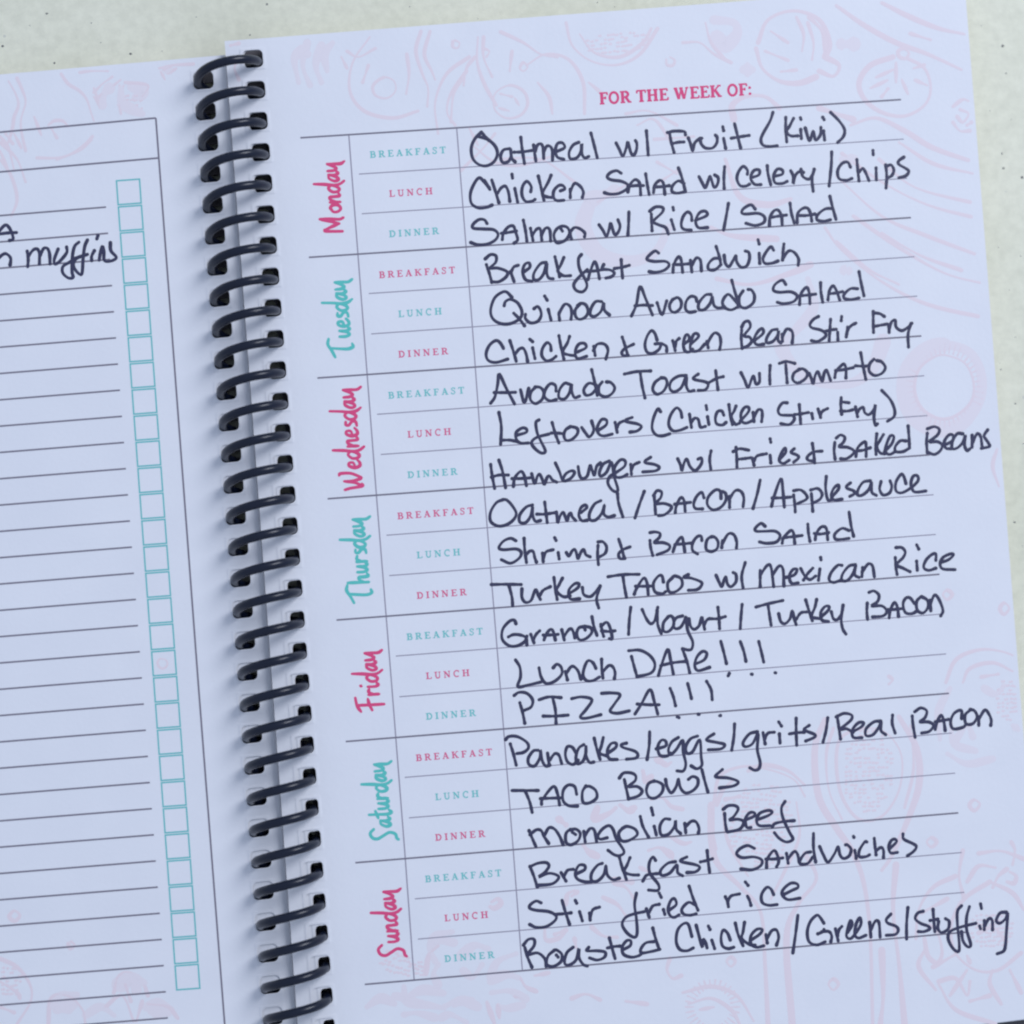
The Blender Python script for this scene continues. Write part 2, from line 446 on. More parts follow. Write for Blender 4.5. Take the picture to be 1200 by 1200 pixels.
# ------------------------------------------------------------------ serif capitals
TK, TN = .21, .085
def circ(cx, cy, rx, ry, a0_, a1_, n=14):
    return [(cx + rx * math.cos(math.radians(a0_ + (a1_ - a0_) * t / n)), cy + ry * math.sin(math.radians(a0_ + (a1_ - a0_) * t / n))) for t in range(n + 1)]
def ser(x, y, w=.17): return ([(x - w, y), (x + w, y)], TN)
SERIF = {
'B': (.72, [([(.2, 0), (.2, 1)], TK), ([(.03, .96), (.42, .96)], TN), ([(.03, .04), (.45, .04)], TN), ([(.25, .53), (.42, .53)], TN),
            (circ(.38, .745, .2, .2, 80, -80), .17), (circ(.40, .28, .24, .23, 80, -80), .18)]),
'R': (.80, [([(.2, 0), (.2, 1)], TK), ([(.03, .96), (.42, .96)], TN), ser(.2, .04), ([(.25, .49), (.42, .49)], TN), (circ(.38, .725, .22, .22, 80, -80), .18),
            ([(.42, .48), (.66, .04)], .19), ([(.6, .04), (.82, .04)], TN)]),
'E': (.70, [([(.2, 0), (.2, 1)], TK), ([(.03, .96), (.62, .96)], TN), ([(.03, .04), (.64, .04)], TN), ([(.2, .52), (.48, .52)], TN),
            ([(.61, .98), (.61, .78)], TN), ([(.64, .02), (.66, .25)], TN), ([(.48, .4), (.48, .64)], TN)]),
'F': (.64, [([(.2, 0), (.2, 1)], TK), ([(.03, .96), (.6, .96)], TN), ser(.2, .04), ([(.2, .52), (.46, .52)], TN), ([(.59, .98), (.6, .76)], TN), ([(.46, .4), (.46, .64)], TN)]),
'A': (.80, [([(.38, 1), (.64, .04)], TK), ([(.38, .98), (.14, .04)], TN), ([(.22, .34), (.56, .34)], TN), ser(.14, .04, .12), ser(.64, .04, .16)]),
'K': (.84, [([(.2, 0), (.2, 1)], TK), ser(.2, .04), ser(.2, .96), ([(.66, .96), (.24, .45)], TN), ([(.38, .6), (.68, .04)], .2), ser(.68, .96, .13), ser(.7, .04, .15)]),
'S': (.60, [([(.50, .74), (.44, .93), (.27, .98), (.11, .88), (.12, .7), (.28, .56), (.44, .42), (.5, .24), (.38, .05), (.22, .02), (.1, .1), (.07, .3)], .14),
            ([(.51, .98), (.51, .72)], TN), ([(.07, .02), (.07, .3)], TN)]),
'T': (.70, [([(.35, 0), (.35, 1)], TK), ([(.03, .96), (.67, .96)], TN), ([(.05, .98), (.04, .74)], TN), ([(.65, .98), (.66, .74)], TN), ser(.35, .04)]),
'L': (.66, [([(.2, 0), (.2, 1)], TK), ser(.2, .96), ([(.03, .04), (.62, .04)], TN), ([(.61, .02), (.63, .28)], TN)]),
'U': (.78, [([(.2, .96), (.2, .3), (.26, .1), (.42, .03), (.56, .1), (.62, .3)], .17), ([(.62, .25), (.62, .96)], TN), ser(.2, .96), ser(.62, .96, .13)]),
'N': (.80, [([(.16, 0), (.16, .98)], TN), ([(.16, .98), (.66, .02)], TK), ([(.66, .02), (.66, .98)], TN), ser(.16, .04, .13), ser(.12, .96, .12), ser(.66, .96, .13)]),
'C': (.74, [(circ(.42, .5, .31, .47, 50, 310, 22), .16), ([(.64, .98), (.64, .68)], TN)]),
'H': (.86, [([(.2, 0), (.2, 1)], TK), ([(.66, 0), (.66, 1)], TK), ([(.2, .52), (.66, .52)], TN), ser(.2, .04), ser(.66, .04), ser(.2, .96), ser(.66, .96)]),
'D': (.80, [([(.2, 0), (.2, 1)], TK), ([(.03, .96), (.4, .96)], TN), ([(.03, .04), (.4, .04)], TN), (circ(.36, .5, .32, .44, 85, -85, 18), .18)]),
'I': (.38, [([(.19, 0), (.19, 1)], TK), ser(.19, .04), ser(.19, .96)]),
'O': (.80, [(circ(.4, .5, .30, .46, 0, 360, 26), .17)]),
'W': (1.1, [([(.12, .97), (.34, .02)], TK), ([(.34, .02), (.54, .95)], TN), ([(.5, .97), (.72, .02)], TK), ([(.72, .02), (.94, .97)], TN), ser(.12, .96, .13), ser(.52, .96, .13), ser(.94, .96, .11)]),
':': (.30, [([(.14, .1), (.15, .1)], .2), ([(.14, .62), (.15, .62)], .2)]), ' ': (.34, []),
}
def serif_text(name, text, pl, pr, cap, m, zf, page, track):
    """text from photo point pl to pr along its baseline; cap height in px"""
    pl = np.array(pl, float); pr = np.array(pr, float)
    d = (pr - pl); Ltot = np.hypot(*d); d /= Ltot; up = np.array([d[1], -d[0]])
    adv = sum(SERIF[c][0] for c in text) + track * (len(text) - 1)
    k = Ltot / adv                                     # x scale px per unit
    x = 0; mb = MB()
    mm = 0.1745e-3
    for c in text:
        wd, st = SERIF[c]
        for pts, wth in st:
            P = [onpage(*(pl + d * (x + p[0]) * k + up * p[1] * cap), zf) for p in pts]
            wv = max(wth * 1.1, .12) if cap < 10 else max(wth * 1.25, .14)
            stroke(mb, P, wv * cap * mm, zf, ridge=2e-6, caps=(c == ':'))
        x += wd + track
    return mb.obj(name, m, page)
for r in range(21):
    word, wpx = (("BREAKFAST", 88.0), ("LUNCH", 50.5), ("DINNER", 57.7))[r % 3]
    v = r + .625
    um = 2.61; h = wpx / 46.9 / 2
    serif_text("printed_word", word, uv2px(um - h, v), uv2px(um + h, v), 7.6, M_teal_pale if r % 2 == 0 else M_pink_small, zr, right_page, .30)
serif_text("printed_heading", "FOR THE WEEK OF:", (702.5, 122.3), (881.5, 111), 13.6, M_pink, zr, right_page, .03)

# ------------------------------------------------------------------ brush-lettered day names (x along the word, y up; x-height = 1)
BR = {
'M': (1.75, ["0,0 .05,.8 .15,1.55 .3,1.6", ".3,1.6 .55,.9 .75,.3", ".75,.3 1.0,1.2 1.25,1.85", ".1.25,1.85"]),
'o': (.85, [".45,.95 .1,.7 .08,.3 .35,.02 .68,.25 .7,.7 .45,.95 .3,.8"]),
'n': (.95, [".12,.95 .12,.5 .1,.02", ".12,.4 .35,.85 .6,.92 .62,.5 .66,.05 .9,.12"]),
'd': (1.05, [".7,.8 .45,.98 .12,.65 .12,.2 .35,.02 .65,.4 .85,1.2", ".95,2.25 .85,1.3 .72,.5 .8,-.05 1.05,-.45"]),
'a': (.9, [".6,.9 .3,.85 .05,.4 .15,.05 .4,.2 .65,.9", ".65,.9 .6,.4 .72,.05 .95,.2"]),
'y': (1.05, [".1,.95 .12,.4 .3,.15 .55,.5 .75,.95", ".75,.95 .72,.3 .7,-.25 .9,-.6"]),
'T': (1.6, ["-.1,1.5 .5,1.75 1.1,2.05 1.6,1.95", ".75,1.85 .62,1.0 .55,.3 .7,-.15 1.0,-.1"]),
'u': (.95, [".12,.95 .1,.4 .25,.05 .5,.3 .65,.92", ".65,.92 .62,.3 .75,.02 .9,.15"]),
'e': (.78, [".1,.45 .5,.6 .5,.95 .25,.95 .06,.5 .2,.05 .5,.05 .75,.25"]),
's': (.65, [".55,.95 .3,.95 .25,.7 .55,.4 .5,.1 .15,.02"]),
'W': (1.7, ["-.1,1.5 0,1.0 .1,0 .3,.0", ".15,.0 .5,.7 .65,1.5", ".62,1.4 .65,.6 .8,.05 1.0,.2", ".95,.15 1.3,.9 1.35,1.75 1.2,1.9"]),
'h': (.98, [".2,1.9 .15,1.0 .1,.02", ".12,.4 .4,.85 .62,.85 .62,.4 .68,.02 .92,.12"]),
'r': (.7, [".12,.95 .12,.5 .1,.02", ".12,.5 .35,.9 .65,.85"]),
'F': (1.2, ["-.15,1.75 .4,2.05 1.15,2.15", ".45,1.95 .4,1.0 .35,-.35", "-.1,.75 .4,.95 .95,1.05"]),
'i': (.5, [".15,.95 .12,.3 .25,.02 .45,.15", ".25,1.5 .3,1.6"]),
'S': (1.35, ["1.25,1.55 .9,1.9 .45,1.75 .3,1.3 .55,.75 .8,.2 .6,-.3 .2,-.4 .05,-.55"]),
't': (.75, [".4,1.85 .35,1.0 .3,.2 .45,-.15 .7,.05", "0,1.05 .7,1.25"]),
}
def brush_word(text, pb, pt, xh, m):
    pb = np.array(pb, float); pt = np.array(pt, float)
    d = pt - pb; L_ = np.hypot(*d); d /= L_; up = np.array([d[1], -d[0]])
    adv = sum(BR[c][0] for c in text); k = L_ / adv; x = 0
    mb = MB(); j = 0
    for c in text:
        wd, st = BR[c]
        for s_ in st:
            pts = []
            for q in s_.split():
                a, b = q.split(","); 
                try: pts.append((float(a), float(b)))
                except ValueError: pts.append(None)
            if None in pts or len(pts) < 2: continue
            P = [pb + d * (x + p[0]) * k + up * p[1] * xh for p in smooth_line(pts, 6)]
            P = [onpage(*p, zr) for p in P]
            ph = random.random() * 3
            stroke(mb, P, .00066, zr, ridge=2e-6, wfun=lambda t, ph=ph: 0.74 + .34 * math.sin(math.pi * t) + .12 * math.sin(7 * t + ph))
        x += wd
    o = mb.obj("day_name", m, right_page)
    o["label"] = text + " in " + ("pink" if m is M_pink else "teal") + " brush lettering"
    return o
BR['M'] = (1.75, ["0,0 .05,.8 .12,1.5 .25,1.6", ".22,1.6 .5,.9 .72,.25", ".72,.25 1.0,1.1 1.25,1.95", "1.25,1.95 1.2,1.0 1.12,.2 1.25,-.15"])
brush_word("Monday", (401.5, 271), (395.5, 187.5), 13.2, M_pink)
brush_word("Tuesday", (412.5, 415.5), (404.5, 326), 13.2, M_teal)
brush_word("Wednesday", (424.5, 571), (414.5, 452), 13.6, M_pink)
brush_word("Thursday", (434.5, 703.5), (425.5, 604), 13.2, M_teal)
brush_word("Friday", (446, 830), (439.5, 760.5), 13.2, M_pink)
brush_word("Saturday", (460, 985), (450.5, 891), 13.2, M_teal)
brush_word("Sunday", (469.5, 1122), (461.5, 1040), 13.2, M_pink)

# ------------------------------------------------------------------ faint pink drawings
# faint pink food drawings printed on the pages: window x0, y0, zoom, line width (mm), strokes
ART_RIGHT = [
(400,0,3,.55,"100,130 40,220 30,320 80,390 180,415 270,390;230,190 238,260 228,330;95,230 75,290;280,110 262,180 285,260 305,310 302,375;312,110 292,190 318,250 330,280;480,130 478,220 505,300 545,370;500,130 500,200 530,270;340,470 330,360 370,260 450,200;385,430 395,330 430,270;560,112 640,150 700,190 760,200;600,180 592,250;650,230 720,190 800,210 850,290 855,400;690,290 730,340 742,400;440,250 385,330 372,395 400,440;790,80 812,160 880,215 970,228 1050,190 1112,100;838,120 890,185 980,200 1060,150 1090,100;870,290 930,340;470,200 440,240 430,300"),
(400,0,3,.45,"150,272 185,285 190,320 160,345 120,335 112,300 150,272;400,142 415,150 410,168 392,165 392,145;1155,200 1172,212 1165,230 1145,228 1142,208;590,300 640,320 655,365 630,405 580,415 540,385 540,330 590,300;640,220 655,235 640,250 628,238 640,220;500,170 520,180 510,200;560,330 600,340;555,380 590,390;610,345 625,370"),
(400,0,3,2.4,"870,720 850,800 900,890 1000,920 1100,890 1150,800;880,700 960,670"),
(400,0,3,.5,"20,180 60,200 120,170;1000,400 1080,390 1180,440;1040,440 1100,420 1160,500;540,470 500,520 420,600;560,560 700,560 820,640;1120,640 1180,600;0,200 20,240"),
(800,0,3,.9,"265,150 300,70 390,38 480,70 515,150 500,200;258,170 280,240 340,285 410,292 470,270;500,200 550,230 530,268 480,250;445,60 490,110 505,180"),
(800,0,3,.55,"80,80 100,150 150,210;0,150 60,150 110,190 170,220;400,60 425,120 420,180;310,110 370,150;290,180 370,212;345,252 400,246;440,80 460,150 455,210"),
(800,0,3,2.2,"110,70 180,80 190,120 150,160 120,130;560,155 600,155;215,245 245,245"),
(800,0,3,.8,"740,200 660,230 620,290 640,350 700,395 780,408 850,370 872,310 850,240 790,205;540,20 640,90 750,150 860,190 980,245;700,10 800,60 900,100 990,120;590,440 680,415 780,460 880,520 1030,572"),
(800,0,3,.6,"775,172 795,185 785,205 762,200 758,180 775,172;680,272 740,245;660,310 720,282;700,340 722,312;770,280 792,330;812,240 850,228;818,282 860,300;750,220 750,290;800,118 872,140;950,375 985,350 1015,360;950,430 975,460 1010,460;975,385 1005,400 985,430 965,410"),
(800,0,3,.6,"760,500 880,575 1020,610;560,540 700,640 860,720 1045,770;690,560 820,660 1050,720;540,620 700,760 860,830 1060,905;600,760 760,870 920,960 1070,1000;500,800 560,880 700,990 860,1070 1075,1120;540,850 650,945 760,1000;1030,420 1000,440;700,820 840,900 980,950"),
(800,0,3,1.0,"180,420 175,370 220,340 290,340 340,380;480,380 600,420;150,560 200,690 300,720 380,700;100,800 180,830 330,840;120,980 240,1000 380,960 450,930"),
(800,0,3,1.6,"570,950 582,952;440,980 460,1080 380,1180;560,560 600,560"),
(800,400,3,2.6,"920,12 1010,40 1050,120 1040,210 980,290 900,310 820,270 785,190 795,100 850,35 920,12"),
(800,400,3,.5,"920,48 990,75 1022,140 1015,210 960,262 900,272 840,235 815,170 830,100 875,60 920,48"),
(800,400,3,2.4,"345,0 360,50 420,120 500,150 600,145 670,90 705,0"),
(800,400,3,.6,"1105,380 1090,440 1112,510;1130,400 1128,480 1140,540;930,875 948,890 930,908 915,890 930,875;1130,920 1148,938 1130,960 1115,940 1130,920;1165,920 1175,940 1165,960;725,1178 738,1190 725,1205;925,1200 960,1120 1040,1085 1120,1090 1200,1120;985,1200 1010,1150 1090,1130 1160,1160;1050,1180 1110,1170"),
(800,800,3,1.0,"500,130 465,230 478,400 540,510 600,600 640,720 660,900 668,1200;760,120 822,230 832,350 800,460 740,600 700,660;100,430 102,560 125,640 205,720 275,810 290,1000 300,1200;430,600 470,690 405,780 365,900 385,1200;750,640 740,800 762,1000 780,1200;700,940 705,1100 695,1200"),
(800,800,3,.5,"530,160 505,250 515,380 560,480;800,150 812,300 780,440;110,420 130,330 210,295 300,305 390,340 430,400;140,430 160,560 230,680;400,420 410,540 360,660 310,760;650,160 560,190 540,280 560,400 620,480 700,470 760,380 770,260 720,180 650,160"),
(800,800,3,.7,"985,590 972,680 990,760;1080,700 1160,740 1200,800;1080,700 990,760 945,850 960,950 1030,1010 1110,1010 1190,950;1040,600 1120,592 1200,620;1000,700 1040,645 1100,650;1090,720 1110,680 1140,655;1150,665 1172,680 1165,705 1140,700;820,900 830,800 880,720 960,680;850,900 862,960 895,985 912,950 900,890 870,850;880,1000 960,955;900,1050 960,1040 1000,1100 1010,1050;1000,1010 940,1100;1010,1120 1080,1100;900,1060 960,1150 1100,1200;1090,1010 1080,1060 1120,1130;1150,1010 1190,1090;850,940 830,1000 890,1080;1040,880 1090,860 1130,900;840,810 930,760;1000,960 1010,985"),
(800,800,3,.6,"1025,412 1045,428 1025,450 1008,430 1025,412;875,545 893,560 875,578 858,560 875,545;530,1042 548,1060 530,1080 513,1060 530,1042;170,965 185,980 170,998 155,980 170,965;1155,560 1168,590 1160,640;0,1090 100,1068 190,1100 250,1190;20,1130 100,1110 170,1150 200,1200;60,1150 110,1140"),
(800,800,3,1.2,"905,200 900,100 940,20;930,250 1000,285 1090,268;942,140 955,215 1030,240;960,200 1000,150 1020,190;1060,20 1100,40 1130,10;1160,150 1200,180"),
(400,980,5.4545,1.2,"600,800 560,700 640,670 720,680;620,820 590,880 620,950;780,860 840,900 900,820;950,900 1000,800 1120,750;400,960 420,1060 560,1080 660,1100;340,1020 440,1040 520,1060;720,1080 830,1050;960,1000 1080,990 1180,1040;1000,1080 1060,1100 1160,1080;400,1140 480,1130 600,1160;640,1160 700,1140 800,1190"),
(400,980,5.4545,.8,"960,420 1000,400 1020,430 980,460 950,450;540,880 560,760 620,700;930,1060 980,1200;1000,1080 1010,1160"),
(600,980,6,.7,"380,480 390,410 440,380;420,420 460,390;720,330 800,360 860,440;640,430 740,480 800,560;230,640 240,730 320,720 370,680;300,690 380,660;560,640 640,700 740,710;440,720 450,780;420,1140 520,1110 620,1150;800,1160 950,1180;60,1000 100,1060 170,1090;20,1120 90,1150;1110,860 1090,940 1130,1000 1190,980;1060,80 1120,120 1130,160;900,220 960,250;160,980 260,960"),
(580,840,6,1.1,"720,640 700,720 800,680 850,640;880,620 940,660 980,640;620,900 660,950 720,980;840,1150 960,1160;1040,380 1060,450 1100,420;1140,300 1200,330;450,720 500,760"),
(760,820,6,.7,"60,420 120,460 160,440;20,700 100,690 160,750 240,770;150,960 240,1010 300,1000;0,1060 80,1040 150,1100;700,500 820,460 980,500 1100,600;480,740 520,640 600,560;440,760 450,900 470,1050;540,700 640,680;1160,400 1165,560"),
(340,0,3,1.3,"30,290 15,210 40,170;70,300 45,230 60,150;110,290 90,230 110,160;130,250 120,190 150,150;20,200 60,190"),
(260,0,3,.6,"30,160 70,150;60,200 45,240 60,280"),
(560,150,3,.5,"-20,60 60,120 150,130 260,100;-30,0 0,60;420,260 520,200;620,40 760,30;630,120 700,160"),
]
ART_LEFT = [
(0,0,6,.5,"60,570 110,660 130,740 100,820 88,900 60,1000;110,530 160,640 180,720 150,830 150,920 180,1060;430,520 480,590 560,640 610,700 640,790 660,850;260,1110 400,1110 500,1080 600,1010 650,960;340,880 380,850 440,850 480,890;360,900 400,970;0,960 60,1040 100,1200;0,1060 60,1200;240,820 290,950;40,940 90,1010;100,940 150,1040"),
(0,0,6,1.6,"720,740 735,660 770,620;850,620 860,720 930,770 1000,800;930,610 1010,640 990,690 950,680;1170,500 1200,480"),
(0,0,6,.45,"560,510 640,500 760,500;660,650 720,590 790,540;700,760 690,690 800,600 850,560;850,800 840,700 870,600;1130,500 1160,560;1150,490 1200,470"),
(0,0,3,.5,"0,560 40,620 60,700 40,760;0,500 60,560 90,640;200,560 280,530 320,490;560,240 600,230 680,225;590,260 620,240;330,310 350,370 330,340;420,300 430,360 470,400 500,380;440,290 520,300 500,340"),
(0,800,3,.6,"0,970 60,1000 105,1060 108,1120 60,1200;0,1050 60,1090 70,1110;400,1090 418,1030 455,1018 500,1050 520,1100;170,1200 180,1110 240,1100 290,1150 300,1200;520,1130 590,1140 625,1180;440,1060 460,1120;50,802 70,818 52,838 32,822 50,802;250,910 262,922 248,935 240,918;370,1140 430,1100 470,1190;480,1190 500,1120;0,1140 50,1160"),
(0,800,3,2.4,"420,1060 460,1050 480,1080;200,1150 250,1130;540,1150 590,1160"),
(0,400,3,.35,"570,1116 585,1122 588,1138 575,1150 560,1145 554,1130 560,1118 570,1116"),
]

def on_sheet(p, zf):
    s_, q_ = spine_coords(p)
    if zf is zr:
        qe = q_r + (q_r2 - q_r) * (s_ / 0.14)
        return q_tl + .0008 < q_ < min(qe, qr_) - .0008 and s_ > s_tl + skew_t * (q_ - q_tl) + .0006
    return s_ > ltop(q_) + .0006
def dots(cx, cy, rx, ry, rot, step, r):
    # a speckled patch inside an ellipse, as short dashes
    out = []; y = -ry
    while y < ry:
        x = -rx
        while x < rx:
            if (x / rx) ** 2 + (y / ry) ** 2 < 1 and random.random() < .72:
                a, b = x + random.uniform(-1, 1), y + random.uniform(-1, 1)
                X_, Y_ = cx + a * math.cos(rot) - b * math.sin(rot), cy + a * math.sin(rot) + b * math.cos(rot)
                out.append("%.1f,%.1f %.1f,%.1f" % (X_, Y_, X_ + r, Y_ - .3))
            x += step
        y += step
    return ";".join(out)
def ticks(cx, cy, r0, r1, n, ra=1.0):
    return ";".join("%.1f,%.1f %.1f,%.1f" % (cx + r0 * math.cos(t), cy + ra * r0 * math.sin(t), cx + r1 * math.cos(t), cy + ra * r1 * math.sin(t)) for t in [2 * math.pi * i / n for i in range(n)])
ART_RIGHT += [
    (0, 0, 1, .42, dots(1016, 902, 30, 50, 0, 5.2, 2.2)), (0, 0, 1, .42, dots(890, 968, 38, 52, .1, 5.2, 2.2)),
    (0, 0, 1, .42, dots(723, 50, 40, 15, -.1, 5, 2)), (0, 0, 1, .30, ticks(1107, 453, 36, 46, 44, 1.1)),
    (0, 0, 1, .30, ticks(835, 1180, 22, 32, 30)), (0, 0, 1, .42, dots(1180, 820, 16, 26, 0, 5, 2)),
    (0, 0, 1, .42, dots(1160, 1090, 26, 22, 0, 5, 2)), (0, 0, 1, .42, dots(470, 1130, 30, 14, 0.3, 5, 3)),
    (0, 0, 1, 1.5, "505,1110 512,1096 530,1092;540,1120 556,1108 572,1112;478,1168 496,1160 520,1164;575,1150 592,1142 608,1146;430,1180 446,1170 462,1176;520,1180 540,1172 560,1180"),
]
ART_LEFT += [(0, 0, 1, 1.3, "60,1178 72,1165 90,1166;140,1150 156,1142 168,1152;100,1190 118,1180 134,1190;172,1180 186,1172 200,1184"),
    (0, 0, 1, .42, dots(12, 1150, 14, 20, 0, 5, 2)), (0, 0, 1, .42, dots(150, 118, 16, 10, 0, 5, 2))]
for data, zf, page in ((ART_RIGHT, zr, right_page), (ART_LEFT, zl, left_page)):
    for x0, y0, zm, wd, st in data:
        mb = MB()
        for s_ in st.split(";"):
            pts = [tuple(float(t) for t in q.split(",")) for q in s_.split()]
            P = [onpage(x0 + p[0] / zm, y0 + p[1] / zm, zf) for p in smooth_line(pts, 6)]
            runs = [[]]                       # the print is trimmed with the page edge
            for p in P:
                if on_sheet(p, zf): runs[-1].append(p)
                elif runs[-1]: runs.append([])
            ph = random.random() * 6
            for run in runs:
                if len(run) > 2:
                    stroke(mb, run, wd * .0013, zf, lift=0.2e-5, ridge=6e-6, wfun=lambda t, ph=ph: .85 + .3 * math.sin(5 * t + ph))
        o = mb.obj("food_drawing" if st.count(";") < 60 else "print_speckle", M_blush if wd < 1.2 else M_blush2, page)
        if st.count(";") >= 30 and x0 == 0 and y0 == 0: o["kind"] = "stuff"

